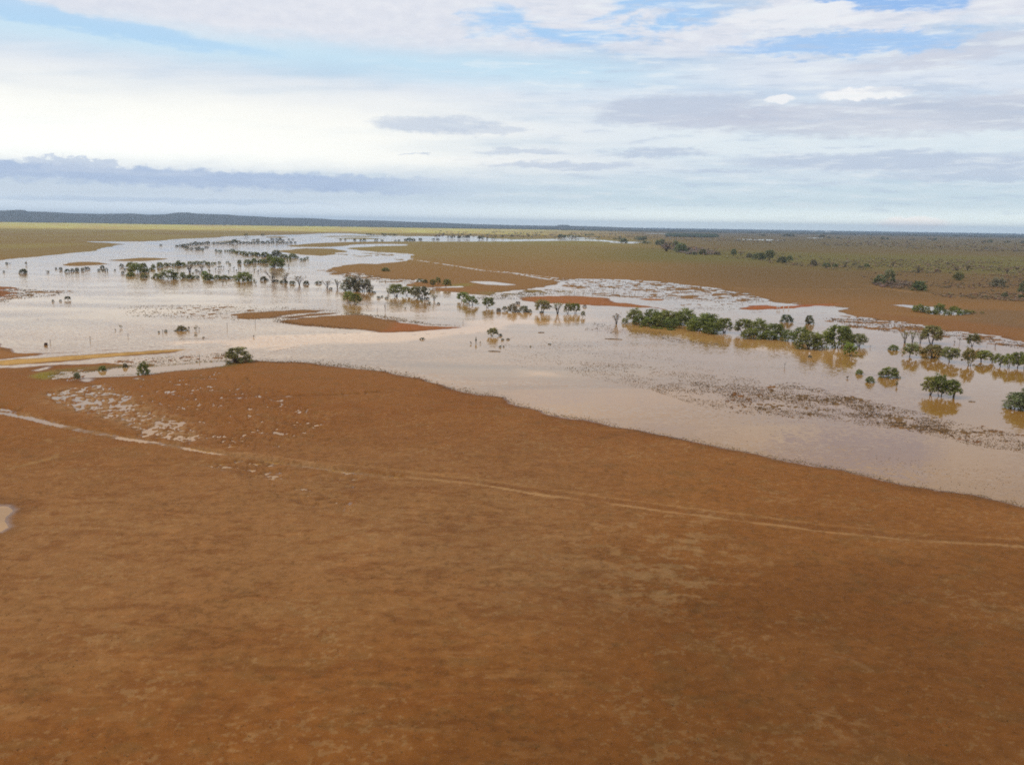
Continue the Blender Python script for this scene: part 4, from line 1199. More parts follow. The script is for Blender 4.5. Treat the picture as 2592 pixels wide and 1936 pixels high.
# --- front bank and road ----------------------------------------------------------------------
for a in (
    ('S', 602, 917, 41, 66, 'big round green bush on the bank at the right end of the dam', 'olive'),
    ('S', 363, 947, 33, 29, 'upright green shrub on the near side of the dam', 'green'),
    ('S', 260, 938, 14, 18, 'round green shrub on the far side of the dam, reflected in it', 'green'),
    ('S', 317, 930, 11, 11, 'small dark shrub on the far side of the dam, right of the round one', 'dark'),
    ('S', 195, 958, 17, 17, 'grey round shrub at the left end of the dam', 'blue'),
    ('S', 460, 837, 13, 26, 'pale green clump beside the fence line in the flood', 'olive'),
    ('K', 479, 835, 13, 8, 'thin pale shrub in the middle by the fence line', 'grey'),
    ('K', 495, 837, 16, 10, 'upright dark shrub at the right by the fence line', 'olive'),
    ('K', 504, 835, 9, 5, 'thin twig shrub touching the upright dark shrub', 'grey'),
    ('S', 420, 840, 6, 8, 'small dark tuft by a fence post in the flood', 'dark'),
    ('S', 444, 838, 3, 6, 'tiny dark tuft left of the pale green clump', 'dark'),
    ('K', 307, 831, 12, 8, 'small lone shrub in the left flood above the fence posts', 'olive'),
    ('K', 292, 837, 6, 5, 'tiny twig left of the small lone shrub', 'grey'),
    ('S', 402, 842, 5, 5, 'tiny dark tuft left of the fence post tuft', 'dark'),
    ('K', 642, 854, 8, 6, 'dark tuft on the submerged road, left of the mid stream bar', 'brown'),
    ('S', 495, 849, 3, 6, 'tiny floating tuft below the upright dark shrub', 'dark'),
    ('S', 515, 855, 3, 6, 'tiny floating tuft lower right of the upright dark shrub', 'dark'),
    ('T', 172, 760, 11, 17, 'small flat topped tree alone in the pale left flood', 'dark'),
    ('S', 153, 763, 5, 6, 'dark tuft left of the small flat topped tree', 'dark'),
    ('S', 134, 764, 6, 6, 'dark tuft further left of the small flat topped tree', 'dark'),
    ('S', 59, 692, 13, 18, 'round dark shrub near the left edge in pale water', 'dark'),
    ('T', 66, 671, 9, 7, 'tiny upright tree near the left edge, above the round shrub', 'dark'),
    ('S', 17, 669, 6, 6, 'left of two dark tufts by the far left shore', 'dark'),
    ('K', 25, 668, 4, 5, 'right of two dark tufts by the far left shore', 'grey'),
    ('S', 10, 689, 5, 5, 'tiny dark tuft at the left edge', 'dark'),
    ('K', 122, 690, 6, 15, 'leaning fallen bush in pale water right of the round shrub', 'dark'),
):
    plant(*a)

# --- shrubs and trees across the left flood ------------------------------------------------------
row('shrub strand across the left flood', '%s shrub from the left in the scattered strand by the left islands', 'S', [
    (142, 682, 5, 5), (154, 684, 8, 9), (170, 689, 9, 12), (183, 688, 9, 10), (195, 687, 10, 11), (209, 686, 9, 9), (220, 682, 7, 14),
    (250, 686, 6, 7), (259, 680, 9, 11), (269, 686, 8, 9), (260, 686, 5, 6), (291, 685, 4, 5), (308, 676, 9, 11), (311, 694, 8, 8), (316, 684, 5, 6)], 'dark')
row('left clump of the big left grove', '%s bush from the left in the left clump of the big left grove', 'S', [
    (332, 678, 15, 26), (350, 689, 24, 32, 'V'), (364, 679, 15, 16), (333, 689, 9, 12), (330, 700, 12, 22), (364, 704, 13, 16), (370, 689, 11, 16),
    (388, 681, 13, 11), (381, 684, 7, 9), (376, 701, 6, 6), (397, 703, 13, 16), (386, 705, 4, 7)], 'green')
row('upper row of the big left grove', '%s bush from the left in the upper row of the big left grove', 'S', [
    (405, 677, 14, 16), (420, 674, 10, 12), (430, 673, 8, 12), (441, 674, 9, 12), (451, 673, 14, 15), (462, 673, 10, 18), (481, 670, 9, 14),
    (490, 670, 8, 10), (500, 669, 9, 16), (516, 668, 8, 18), (528, 672, 10, 9), (538, 670, 7, 8), (545, 668, 5, 7), (555, 666, 5, 8), (576, 665, 4, 9), (582, 671, 5, 6)], 'green')
for a in (
    ('V', 433, 706, 23, 46, 'big dense green bush of the left grove with a dark reflection below', 'green'),
    ('G', 480, 690, 21, 28, 'tall grey green tree in the middle of the left grove', 'grey'),
    ('G', 511, 686, 15, 16, 'smaller grey green tree right of the tall one in the left grove', 'grey'),
    ('K', 530, 689, 10, 10, 'twiggy sapling right of the smaller grey green tree', 'dark'),
    ('K', 489, 697, 11, 9, 'thin sapling at the foot of the tall grey green tree', 'olive'),
    ('S', 497, 687, 6, 8, 'dark tuft between the two grey green trees', 'dark'),
    ('K', 505, 691, 8, 8, 'thin sapling under the smaller grey green tree', 'olive'),
    ('K', 449, 687, 7, 6, 'dark twig shrub left of the tall grey green tree', 'dark'),
    ('V', 612, 711, 24, 42, 'spreading green tree at the right end of the left grove front row', 'green'),
    ('V', 698, 677, 28, 36, 'big green tree on a bare trunk, above the grey row', 'green'),
    ('T', 593, 618, 13, 16, 'taller dark tree rising from the farthest strand of bushes', 'dark'),
    ('T', 623, 599, 8, 13, 'small dark tree on the farthest shore of the left flood', 'dark'),
):
    plant(*a)
row('front row of the big left grove', '%s bush from the left in the front row of the big left grove', 'S', [
    (463, 704, 16, 16), (480, 706, 12, 20), (497, 705, 9, 16), (518, 698, 14, 16, 'S', 'bright'), (528, 709, 17, 28), (550, 706, 11, 17), (568, 706, 10, 24),
    (582, 706, 8, 13), (594, 705, 9, 12), (631, 709, 14, 12)], 'green')
row('drowned tufts before the left grove', '%s drowned tuft from the left below the front row of the left grove', 'K', [
    (545, 715, 5, 5), (564, 718, 9, 6), (573, 718, 4, 4), (637, 720, 9, 9), (647, 720, 9, 8)], 'dark')
row('stick saplings in the left flood', '%s stick like sapling from the left between the left grove and green tree', 'K', [
    (546, 685, 8, 6), (554, 680, 9, 9), (559, 679, 9, 7), (566, 679, 8, 4), (579, 689, 7, 6), (592, 682, 8, 6), (599, 688, 8, 6), (604, 684, 8, 4), (609, 679, 8, 5),
    (644, 687, 9, 6), (653, 690, 10, 5), (660, 683, 6, 5), (714, 676, 8, 5), (731, 676, 10, 7), (553, 691, 6, 5), (557, 691, 6, 5), (582, 683, 5, 4), (675, 674, 5, 4), (680, 675, 4, 3)], 'dark')
row('band around the green trunked tree', '%s bush from the left in the band around the green trunked tree', 'S', [
    (606, 668, 11, 11), (627, 668, 12, 20), (643, 666, 13, 16), (659, 666, 11, 16), (671, 667, 12, 18), (671, 650, 13, 22), (682, 652, 10, 14), (697, 651, 18, 26, 'V', 'dark'),
    (720, 653, 10, 20), (741, 653, 12, 22), (731, 660, 9, 12), (712, 663, 10, 18), (685, 660, 12, 20), (753, 654, 6, 8), (763, 660, 7, 10), (771, 659, 7, 8), (778, 655, 6, 8)], 'green')
row('slanting strand of the left flood', '%s bush from the left in the middle slanting strand of the left flood', 'S', [
    (547, 637, 7, 7), (557, 638, 6, 11), (570, 636, 4, 6), (578, 637, 5, 8), (588, 638, 8, 13), (596, 640, 6, 10), (604, 642, 8, 15), (613, 643, 7, 10), (619, 641, 6, 10), (622, 647, 8, 15),
    (633, 646, 9, 16), (645, 646, 9, 15), (652, 648, 10, 15)], 'green')
row('second strand from the far shore', '%s tuft from the left in the short second strand from the far shore', 'S', [
    (464, 626, 5, 8), (473, 630, 7, 10), (485, 632, 6, 9), (497, 633, 7, 9), (504, 632, 8, 9), (513, 634, 7, 8), (523, 627, 4, 9)], 'dark')
row('farthest strand, left half', '%s bush from the left in the left half of the farthest strand', 'S', [
    (447, 624, 4, 8), (456, 624, 5, 9), (465, 623, 6, 10), (474, 622, 6, 10), (484, 621, 7, 10), (495, 620, 9, 12), (505, 619, 6, 11), (515, 618, 6, 11), (526, 618, 8, 12), (407, 622, 4, 7)], 'dark')
row('farthest strand, right half', '%s bush from the left in the right half of the farthest strand', 'S', [
    (541, 618, 6, 10), (552, 618, 5, 11), (563, 618, 5, 10), (573, 617, 6, 11), (583, 618, 8, 12), (604, 617, 7, 12), (616, 617, 6, 12), (628, 617, 6, 12), (640, 617, 6, 12), (652, 616, 7, 13),
    (665, 616, 6, 12), (678, 616, 7, 12), (690, 616, 6, 10), (702, 616, 7, 12), (714, 616, 5, 10), (726, 616, 5, 10), (736, 616, 6, 8), (747, 615, 4, 6)], 'dark')
row('specks beyond the farthest strand', '%s dark speck of a bush from the left beyond the farthest strand', 'S', [
    (642, 608, 3, 8), (653, 608, 4, 9), (665, 596, 4, 9), (689, 607, 4, 10), (700, 606, 3, 6), (709, 608, 6, 10), (717, 610, 4, 7), (731, 607, 3, 6), (741, 607, 3, 6)], 'dark')
row('bushes along the far channel', '%s bush from the left along the far channel at the centre', 'S', [
    (862, 608, 4, 5), (874, 608, 4, 5), (898, 609, 5, 7), (913, 609, 4, 6), (922, 610, 6, 8), (952, 610, 6, 9), (967, 611, 5, 7), (1001, 611, 4, 6), (1010, 611, 5, 6),
    (1036, 610, 9, 15), (1047, 611, 8, 10), (1064, 609, 7, 10), (1026, 609, 5, 8), (1097, 607, 4, 8), (1108, 607, 4, 9)], 'dark')
row('trees along the far channel', '%s small tree from the left along the far channel right of centre', 'T', [
    (1138, 604, 8, 15), (1147, 604, 8, 13), (1162, 606, 10, 12), (1173, 604, 7, 8), (1184, 605, 10, 14), (1213, 607, 11, 16), (1222, 605, 8, 9), (1233, 606, 5, 8), (1247, 606, 5, 12), (1254, 602, 7, 10), (1272, 601, 6, 10), (1295, 601, 6, 10), (1338, 600, 6, 9)], 'dark')
row('groves at the far channel end', '%s grove tree from the left at the right end of the far channel', 'V', [
    (1417, 602, 10, 14), (1428, 603, 9, 18), (1444, 602, 9, 20), (1460, 602, 8, 14), (1484, 598, 6, 12), (1496, 598, 7, 16), (1515, 604, 5, 8), (1556, 608, 7, 10), (1568, 609, 8, 14), (1581, 615, 13, 20), (1612, 609, 9, 18), (1626, 609, 11, 22), (1636, 618, 8, 28)], 'blue')

# --- right-hand plains -----------------------------------------------------------------------------
row('flooded clump on the right plain', '%s bush from the left in the flooded clump below the right plain', 'V', [
    (2318, 786, 14, 14), (2331, 791, 21, 28), (2346, 786, 12, 12), (2352, 794, 10, 14), (2365, 795, 10, 18), (2380, 792, 24, 28), (2398, 797, 10, 14), (2412, 794, 20, 28), (2427, 797, 11, 14), (2444, 795, 12, 20), (2462, 795, 9, 14), (2486, 796, 7, 10)], 'green')
for a in (
    ('T', 2250, 724, 43, 34, 'tall green tree on the right plain, trunk base by a pale spot', 'blue'),
    ('S', 2227, 719, 24, 28, 'green bush leaning on the left of the tall plain tree', 'blue'),
    ('S', 2326, 736, 25, 38, 'broad dark green bush on the right plain, below the tall plain tree', 'blue'),
    ('V', 2425, 711, 23, 24, 'yellow green small tree on the right plain', 'olive'),
    ('V', 2528, 728, 25, 32, 'dark straggling bush on the right plain near the edge', 'grey'),
    ('S', 2590, 741, 29, 26, 'dark green bush cut by the right edge on the plain', 'blue'),
    ('S', 2543, 755, 14, 16, 'small dark bush on the near right plain', 'blue'),
    ('S', 2584, 757, 10, 14, 'low dark bush at the right edge of the near right plain', 'blue'),
    ('G', 2449, 686, 18, 19, 'grey brown bare shrub behind the yellow green tree', 'brown'),
    ('G', 2420, 686, 12, 16, 'faint grey shrub left of the grey brown bare one', 'brown'),
    ('G', 2325, 692, 16, 22, 'grey brown shrub behind the tall plain tree, to its right', 'brown'),
    ('S', 2373, 690, 9, 16, 'low grey shrub at the centre of the right scrub', 'brown'),
    ('G', 2260, 676, 14, 14, 'faint grey shrub behind the top of the tall plain tree', 'brown'),
    ('G', 2549, 694, 15, 16, 'left grey shrub of two far right on the scrub plain', 'brown'),
    ('G', 2572, 686, 10, 16, 'right grey shrub of two far right on the scrub plain', 'brown'),
):
    plant(*a)
row('creek line trees on the right plain', '%s tree from the left in the creek line along the right plain', 'T', [
    (1671, 621, 16, 24, 'V'), (1690, 632, 20, 32, 'G', 'brown'), (1708, 623, 14, 20, 'V'), (1687, 637, 17, 32, 'G', 'brown'), (1727, 639, 23, 30, 'V'), (1757, 646, 9, 14, 'S'), (1779, 645, 15, 20, 'S', 'olive'),
    (1742, 637, 12, 22, 'G', 'brown'), (1815, 646, 9, 18, 'S', 'brown'), (1857, 649, 20, 16), (1875, 648, 12, 14, 'G', 'brown'), (1897, 653, 12, 20, 'S', 'grey'), (1925, 658, 19, 32, 'V'), (1946, 660, 29, 28), (1980, 666, 18, 24, 'S', 'dark'), (1998, 665, 18, 18),
    (2059, 674, 17, 18, 'S', 'grey'), (2093, 680, 15, 22), (2112, 680, 12, 16), (2138, 677, 16, 20, 'G', 'grey'), (2163, 673, 7, 14, 'S', 'grey'), (2176, 679, 6, 10, 'S', 'grey'), (2193, 679, 12, 14)], 'blue')
row('far specks on the right plain', '%s far dark bush from the left on the upper right plain', 'S', [
    (1933, 598, 5, 8), (1980, 598, 4, 7), (1992, 599, 7, 18), (2004, 599, 6, 14), (2080, 601, 6, 16), (2098, 604, 5, 8), (2120, 604, 4, 8), (2150, 604, 3, 6), (2204, 605, 4, 5), (2234, 607, 8, 10), (2246, 607, 6, 9), (2305, 608, 3, 8), (2313, 609, 5, 6), (2363, 609, 3, 12),
    (2492, 613, 4, 7), (2506, 614, 7, 13), (2550, 615, 6, 14), (2589, 617, 8, 10)], 'dark')

# ----------------------------------------------------------------------------
# things people left: fences, posts, sheds, logs
# ----------------------------------------------------------------------------


def box(cx_, cy_, cz_, sx_, sy_, sz_, rz=0.0):
    v = np.array([(a, b, c_) for c_ in (-.5, .5) for a, b in ((-.5, -.5), (.5, -.5), (.5, .5), (-.5, .5))]) * np.array([sx_, sy_, sz_])
    ca, sa = math.cos(rz), math.sin(rz)
    v = np.stack([v[:, 0] * ca - v[:, 1] * sa + cx_, v[:, 0] * sa + v[:, 1] * ca + cy_, v[:, 2] + cz_], 1)
    return v, np.array([(3, 2, 1, 0), (4, 5, 6, 7), (0, 1, 5, 4), (1, 2, 6, 5), (2, 3, 7, 6), (3, 0, 4, 7)])


def join(parts):
    V, Fq, n = [], [], 0
    for v, f in parts:
        V.append(v); Fq.append(f + n); n += len(v)
    return np.concatenate(V), np.concatenate(Fq)


def empty_at(name, x, y, z=0.0, **props):
    o = bpy.data.objects.new(name, None); COL.objects.link(o); o.location = (x, y, z); o.empty_display_size = 0.2
    for k, v in props.items():
        o[k] = v
    return o


def fence(pts, label, wires=3, rad=0.075):
    """posts at photo positions (x, base y, height px) with strands between"""
    g0 = [at(p_[0], p_[1]) for p_ in pts]
    root = empty_at('wire_fence', g0[0][0], g0[0][1], label=label, category='fence')
    tops = []
    for (px, py, h_), (ax, ay) in zip(pts, g0):
        hh = size_at(px, py, h_)
        z0 = max(float(ground_z(ax, ay)[0]), 0) if hh else 0
        me = mesh_np('post', *tubes([[(0, 0, -0.5, rad), (0.02, 0, hh * 0.5, rad * 0.95), (0.04, 0.02, hh, rad * 0.85)]]))
        o = add('post', me, GREYWOOD, root); o.location = (ax - g0[0][0], ay - g0[0][1], z0)
        tops.append((ax - g0[0][0], ay - g0[0][1], z0, hh))
    for k in range(wires):
        fr = 0.35 + 0.28 * k
        for a, b in zip(tops[:-1], tops[1:]):
            me = mesh_np('wire', *tubes([[(a[0], a[1], a[2] + a[3] * fr, 0.006), ((a[0] + b[0]) / 2, (a[1] + b[1]) / 2, (a[2] + b[2]) / 2 + (a[3] + b[3]) / 2 * fr - 0.05, 0.006), (b[0], b[1], b[2] + b[3] * fr, 0.006)]], 4)[:2])
            add('wire', me, GREYWOOD, root)


fence([(127, 870, 11), (228, 862, 11), (324, 853, 9), (412, 844, 10), (575, 830, 13), (646, 822, 13)], 'wire fence on wooden posts running through the flood above the road')
fence([(1454, 747, 11), (1476, 745, 8), (1500, 746, 13), (1553, 741, 10)], 'wire fence on thin posts across the wet grass behind the red bank', 2, 0.10)


def lone_post(px, py, h_, label, mat_=GREYWOOD, rad=0.075, name='fence_post', cat='post'):
    ax, ay = at(px, py); hh = size_at(px, py, h_)
    me = mesh_np(name, *tubes([[(0, 0, -0.4, rad), (0.01, 0, hh * 0.6, rad), (0.02, 0.01, hh, rad * 0.9)]]))
    o = add(name, me, mat_, label=label, category=cat)
    o.location = (ax, ay, max(float(ground_z(ax, ay)[0]), 0))


lone_post(505, 912, 15, 'single wooden fence post in wet grass left of the big bank bush')
lone_post(1172, 819, 7, 'single dark post at the right tip of the mid stream bar')
lone_post(955, 789, 10, 'thin lone post in the water left of the bare dead tree')
for px, py, h_, lb in ((1949, 773.5, 8, 'white guide post farthest back on the red bank'), (1940, 774, 5, 'short white guide post left of the farthest one on the red bank'),
                       (1983.5, 782, 7, 'white guide post right of the board sign at the red bank'), (1996, 782, 6, 'white guide post at the right end of the red bank')):
    lone_post(px, py, h_, lb, WHITE, 0.16, 'guide_post')

# pale board on two legs at the water's edge
ax, ay = at(1970, 783)
sg = empty_at('board_sign', ax, ay, 0, label='pale blank board on two legs at the edge of the red bank', category='sign')
k_ = size_at(1970, 783, 1)
for sx_ in (-3, 3):
    add('leg', mesh_np('leg', *box(sx_ * k_, 0, 2.2 * k_, 0.16, 0.16, 5.6 * k_)), WHITE, sg)
add('board', mesh_np('board', *box(0, -0.1, 7.0 * k_, 10 * k_, 0.08, 3.4 * k_)), TIN, sg)

# far homestead sheds
for (px, py, wpx, hpx, lb) in ((1528, 579.6, 7, 3.2, 'small white shed far away on the skyline plain, right of two'), (1508, 579.8, 6, 2.4, 'small white shed far away on the skyline plain, left of two'),
                               (2095, 588.5, 11, 2.6, 'long pale shed far off on the right plain'), (2059, 588.2, 6, 2.4, 'small pale shed left of the long far shed')):
    ax, ay = at(px, py); W_ = size_at(px, py, wpx); H_ = size_at(px, py, hpx); D_ = W_ * 0.5
    sh = empty_at('shed', ax, ay, 0.35, label=lb, category='shed', group='far homestead sheds')
    add('wall', mesh_np('wall', *box(0, 0, H_ * 0.3, W_, D_, H_ * 0.6)), WHITE, sh)
    rv = np.array([(-W_ * .52, -D_ * .55, H_ * .6 + .02), (W_ * .52, -D_ * .55, H_ * .6 + .02), (W_ * .52, D_ * .55, H_ * .6 + .02), (-W_ * .52, D_ * .55, H_ * .6 + .02), (-W_ * .52, 0, H_), (W_ * .52, 0, H_)])
    rm = bpy.data.meshes.new('roof'); rm.from_pydata([tuple(v) for v in rv], [], [(0, 1, 5, 4), (2, 3, 4, 5), (0, 4, 3), (1, 2, 5), (3, 2, 1, 0)])
    add('roof', rm, TIN, sh)


def log(px0, py0, px1, py1, rad, label, tone=GREYWOOD, seed=0):
    a = at(px0, py0); b = at(px1, py1); rng = np.random.default_rng(seed)
    d = (b[0] - a[0], b[1] - a[1])
    pts_ = [(d[0] * t + rng.normal() * 0.05, d[1] * t + rng.normal() * 0.08, 0.05 + 0.05 * math.sin(3 * t), rad * (1.0 - 0.35 * t)) for t in np.linspace(0, 1, 7)]
    stub = [(d[0] * .35, d[1] * .35, 0.08, rad * .6), (d[0] * .35 + .1, d[1] * .35 + .25, 0.35, rad * .3)]
    o = add('log', mesh_np('log', *tubes([pts_, stub])), tone, label=label, category='log')
    o.location = (a[0], a[1], 0)


log(1236, 889, 1268, 890, 0.12, 'straight log floating below the umbrella crowned tree', seed=1)
log(1531, 857.5, 1575, 859.5, 0.13, 'long dark log floating in water left of the thicket', seed=2)
log(1362, 842, 1378, 842, 0.12, 'short reddish log floating below the mid stream grove', DRUM, 3)
log(1808, 871, 1820, 872.5, 0.12, 'thin branch floating in front of the thicket', seed=4)
log(2452, 1016, 2470, 1017.5, 0.09, 'thin forked branch floating right of the tree trio', seed=5)
log(1830, 739, 1862, 744, 0.2, 'dark log stranded in the wet grass near the red bank', DRUM, 6)

# squat brown stump beside the fence
ax, ay = at(116, 874); k_ = size_at(116, 874, 1)
st_v = [(0, 0, -0.4, 4.6 * k_), (0, 0, 0.35, 4.3 * k_), (0.05, 0, 3.5 * k_, 4.0 * k_), (0.06, 0.02, 6.2 * k_, 3.9 * k_)]
o = add('stump', mesh_np('stump', *tubes([st_v], 6)), DRUM, label='squat dark brown stump in the flood left of the fence posts', category='stump')
o.location = (ax, ay, 0)

# ----------------------------------------------------------------------------
# what nobody could count: tussocks, scrub, far woodland
# ----------------------------------------------------------------------------
rngT = np.random.default_rng(11)


def sample_poly(pts, n):
    p_ = np.array(pts, float); x0, y0 = p_.min(0); x1, y1 = p_.max(0)
    out = np.zeros((0, 2))
    while len(out) < n:
        c0 = np.stack([rngT.uniform(x0, x1, 4 * n), rngT.uniform(y0, y1, 4 * n)], 1)
        ins = np.zeros(len(c0), bool)
        for (ax, ay), (bx, by) in zip(p_, np.roll(p_, -1, 0)):
            if ay != by:
                ins ^= ((ay > c0[:, 1]) != (by > c0[:, 1])) & (c0[:, 0] < (c0[:, 1] - ay) * (bx - ax) / (by - ay) + ax)
        out = np.concatenate([out, c0[ins]])
    return out[:n]


def at_many(q):
    d = RGT[None] * ((q[:, 0] - CX) / F_PX)[:, None] + UPV[None] * ((CY - q[:, 1]) / F_PX)[:, None] + FWD[None]
    t = -CAM_H / np.minimum(d[:, 2], -0.0012)
    return d[:, 0] * t, d[:, 1] * t


def tufts(name, label, xw, yw, size, colr, blades=5, squat=0.8, mat_=None, floor=None):
    """one mesh of many small grass clumps; size in metres, colr (n,3)"""
    n = len(xw); z0 = ground_z(xw, yw)
    z0 = np.maximum(z0, 0.0) if floor is None else z0
    an = rngT.uniform(0, 6.283, (n, blades)); ln = rngT.uniform(0.25, 0.75, (n, blades)); hg = rngT.uniform(0.55, 1.0, (n, blades)) * squat
    s = size[:, None]
    bx = np.cos(an) * 0.12 * s; by = np.sin(an) * 0.12 * s
    wx_, wy_ = -np.sin(an) * 0.22 * s, np.cos(an) * 0.22 * s
    tx_ = np.cos(an) * ln * s; ty_ = np.sin(an) * ln * s
    zb = np.repeat((z0 - 0.03)[:, None], blades, 1)
    v = np.stack([np.stack([xw[:, None] + bx - wx_, yw[:, None] + by - wy_, zb], -1),
                  np.stack([xw[:, None] + bx + wx_, yw[:, None] + by + wy_, zb], -1),
                  np.stack([xw[:, None] + tx_, yw[:, None] + ty_, zb + hg * s], -1)], 2).reshape(-1, 3)
    me = mesh_np(name, v, np.arange(len(v)).reshape(-1, 3))
    color_attr(me, 'blade', np.repeat(colr, blades * 3, 0))
    add(name, me, mat_ or TUFT, kind='stuff', label=label)


TUFT = bpy.data.materials.new('tussock'); TUFT.use_nodes = True
tt = NT(TUFT.node_tree); tb = tt.n['Principled BSDF']
tt.l.new(tt.node('ShaderNodeAttribute', attribute_name='blade').outputs['Color'], tb.inputs['Base Color'])
tb.inputs['Roughness'].default_value = 0.85; tb.inputs['Specular IOR Level'].default_value = 0.15


def jitter(base, n, k=0.25):
    return np.array(base)[None] * (1 + k * rngT.normal(size=(n, 1))).clip(0.45, 1.8) * (1 + 0.08 * rngT.normal(size=(n, 3)))


QX, QY, QS, QC = [], [], [], []


def scatter(pts, n, lo, hi, base, edge_bias=None):
    q_ = sample_poly(pts, n)
    # clump: keep where a coarse noise is high
    xw, yw = at_many(q_)
    keep = fbm(xw / 4.0, yw / 4.0, 3, 700) + 0.35 * rngT.random(len(xw)) > 0.62 if edge_bias is None else np.ones(len(xw), bool)
    q_, xw, yw = q_[keep], xw[keep], yw[keep]
    dep_ = np.hypot(xw, yw)
    s_ = rngT.uniform(lo, hi, len(xw)) * dep_ / F_PX
    QX.append(xw); QY.append(yw); QS.append(s_); QC.append(jitter(base, len(xw)))


BAND = [(1700, 960), (1926, 978), (2004, 966), (2082, 985), (2179, 1009), (2315, 1040), (2432, 1071), (2600, 1102), (2600, 1149), (2471, 1129), (2393, 1110), (2315, 1094), (2199, 1079), (2082, 1063), (1965, 1055), (1849, 1044), (1760, 1026), (1640, 985)]
DARKT = (0.100, 0.066, 0.040); OLT = (0.085, 0.075, 0.032)
scatter([(1400, 915), (1700, 925), (1930, 962), (1920, 990), (1732, 1004), (1600, 980), (1450, 945)], 3800, 1.6, 3.4, (0.135, 0.095, 0.06))
scatter([(1250, 870), (1450, 865), (1700, 905), (1800, 940), (1500, 930), (1300, 905)], 1200, 1.3, 2.8, (0.12, 0.085, 0.055))
scatter(BAND, 10500, 1.8, 4.0, (0.125, 0.086, 0.054))
scatter([(1820, 1000), (2004, 975), (2082, 992), (2179, 1018), (2315, 1050), (2500, 1095), (2400, 1100), (2199, 1070), (2082, 1055), (1900, 1035)], 7500, 1.8, 3.8, (0.140, 0.094, 0.056))
scatter([(1300, 850), (1420, 850), (1640, 880), (1800, 910), (1930, 950), (1900, 985), (1732, 990), (1560, 960), (1400, 945), (1300, 925), (1230, 880)], 1500, 1.5, 3.0, DARKT)
scatter([(1650, 1080), (1849, 1046), (2082, 1066), (2315, 1098), (2592, 1152), (2592, 1265), (2276, 1215), (1965, 1150), (1732, 1108)], 650, 1.5, 3.2, (0.12, 0.075, 0.045))
scatter([(2200, 1150), (2592, 1200), (2592, 1275), (2376, 1238), (2200, 1200)], 330, 1.8, 3.8, (0.11, 0.07, 0.043))
scatter([(300, 775), (560, 770), (800, 780), (870, 787), (820, 806), (640, 812), (480, 808), (320, 800)], 3000, 1.3, 3.0, (0.15, 0.115, 0.065))
scatter([(880, 790), (980, 800), (1100, 820), (1180, 826), (1100, 824), (1010, 814), (930, 798), (860, 797)], 700, 1.5, 3.2, (0.13, 0.095, 0.05), 1)
scatter([(690, 806), (760, 800), (720, 812), (800, 822), (930, 834), (880, 834), (760, 824), (690, 815)], 600, 1.4, 3.0, (0.13, 0.095, 0.05), 1)
scatter([(0, 728), (90, 733), (190, 738), (120, 752), (40, 758), (0, 770)], 900, 1.6, 3.2, (0.12, 0.095, 0.055))
scatter([(1400, 704), (1700, 717), (1900, 742), (1946, 764), (1873, 770), (1560, 752), (1462, 747), (1270, 752), (1330, 735), (1460, 728)], 6000, 1.2, 2.6, (0.20, 0.150, 0.088))
scatter([(1640, 785), (1873, 768), (1960, 775), (1870, 785), (1700, 792)], 500, 1.4, 2.6, (0.11, 0.08, 0.05))
scatter([(820, 686), (900, 692), (1060, 709), (1010, 722), (960, 716), (880, 702)], 1200, 1.3, 2.6, (0.20, 0.155, 0.09))
scatter([(1500, 815), (1660, 838), (1720, 850), (1600, 850), (1480, 835)], 520, 1.6, 3.4, (0.10, 0.08, 0.06))
scatter([(1660, 850), (1720, 858), (1820, 870), (1800, 876), (1700, 866)], 340, 1.6, 3.4, (0.10, 0.08, 0.06))
scatter([(1210, 750), (1330, 738), (1400, 745), (1300, 758), (1200, 760)], 900, 1.6, 3.2, (0.12, 0.10, 0.05))
scatter([(2080, 805), (2212, 806), (2384, 834), (2592, 868), (2592, 884), (2480, 865), (2350, 852), (2160, 830)], 2600, 1.8, 3.6, (0.11, 0.082, 0.058))
scatter([(340, 908), (576, 894), (576, 912), (480, 918), (376, 926), (280, 915)], 900, 1.8, 3.6, (0.085, 0.08, 0.045))
# green reeds round the dam
for pl, n in (([(90, 962), (95, 942), (150, 935), (206, 940), (200, 952), (160, 962)], 520), ([(206, 942), (300, 928), (380, 925), (382, 929), (294, 933), (215, 944)], 420), ([(235, 953), (380, 943), (560, 925), (600, 915), (600, 925), (560, 930), (380, 948)], 520), ([(376, 926), (576, 911), (580, 914), (376, 930)], 420)):
    scatter(pl, n, 1.2, 2.8, (0.190, 0.185, 0.060), 1)
# dark trash line along the near shore
shore = np.array(FLOOD[FLOOD.index((2592, 1281)):FLOOD.index((600, 911)) + 1], float)
seg = np.linalg.norm(np.diff(shore, axis=0), axis=1); cum = np.concatenate([[0], np.cumsum(seg)])
u = rngT.uniform(0, cum[-1], 6500)
sxp = np.interp(u, cum, shore[:, 0]); syp = np.interp(u, cum, shore[:, 1]) - np.abs(rngT.normal(size=len(u))) * (2.0 + 7.0 * fbm(u / 60.0, u / 60.0, 3, 740)) + 2.5
xw, yw = at_many(np.stack([sxp, syp], 1))
QX.append(xw); QY.append(yw); QS.append(rngT.uniform(1.2, 3.8, len(u)) * np.hypot(xw, yw) / F_PX); QC.append(jitter((0.115, 0.088, 0.044), len(u)))
xw, yw, s_, c_ = np.concatenate(QX), np.concatenate(QY), np.concatenate(QS), np.concatenate(QC)
tufts('flooded_tussocks', 'drowned grass tussocks and trash sticking out of the shallows', xw, yw, s_, c_, 5, 0.5)
print('flooded tussocks', len(xw))

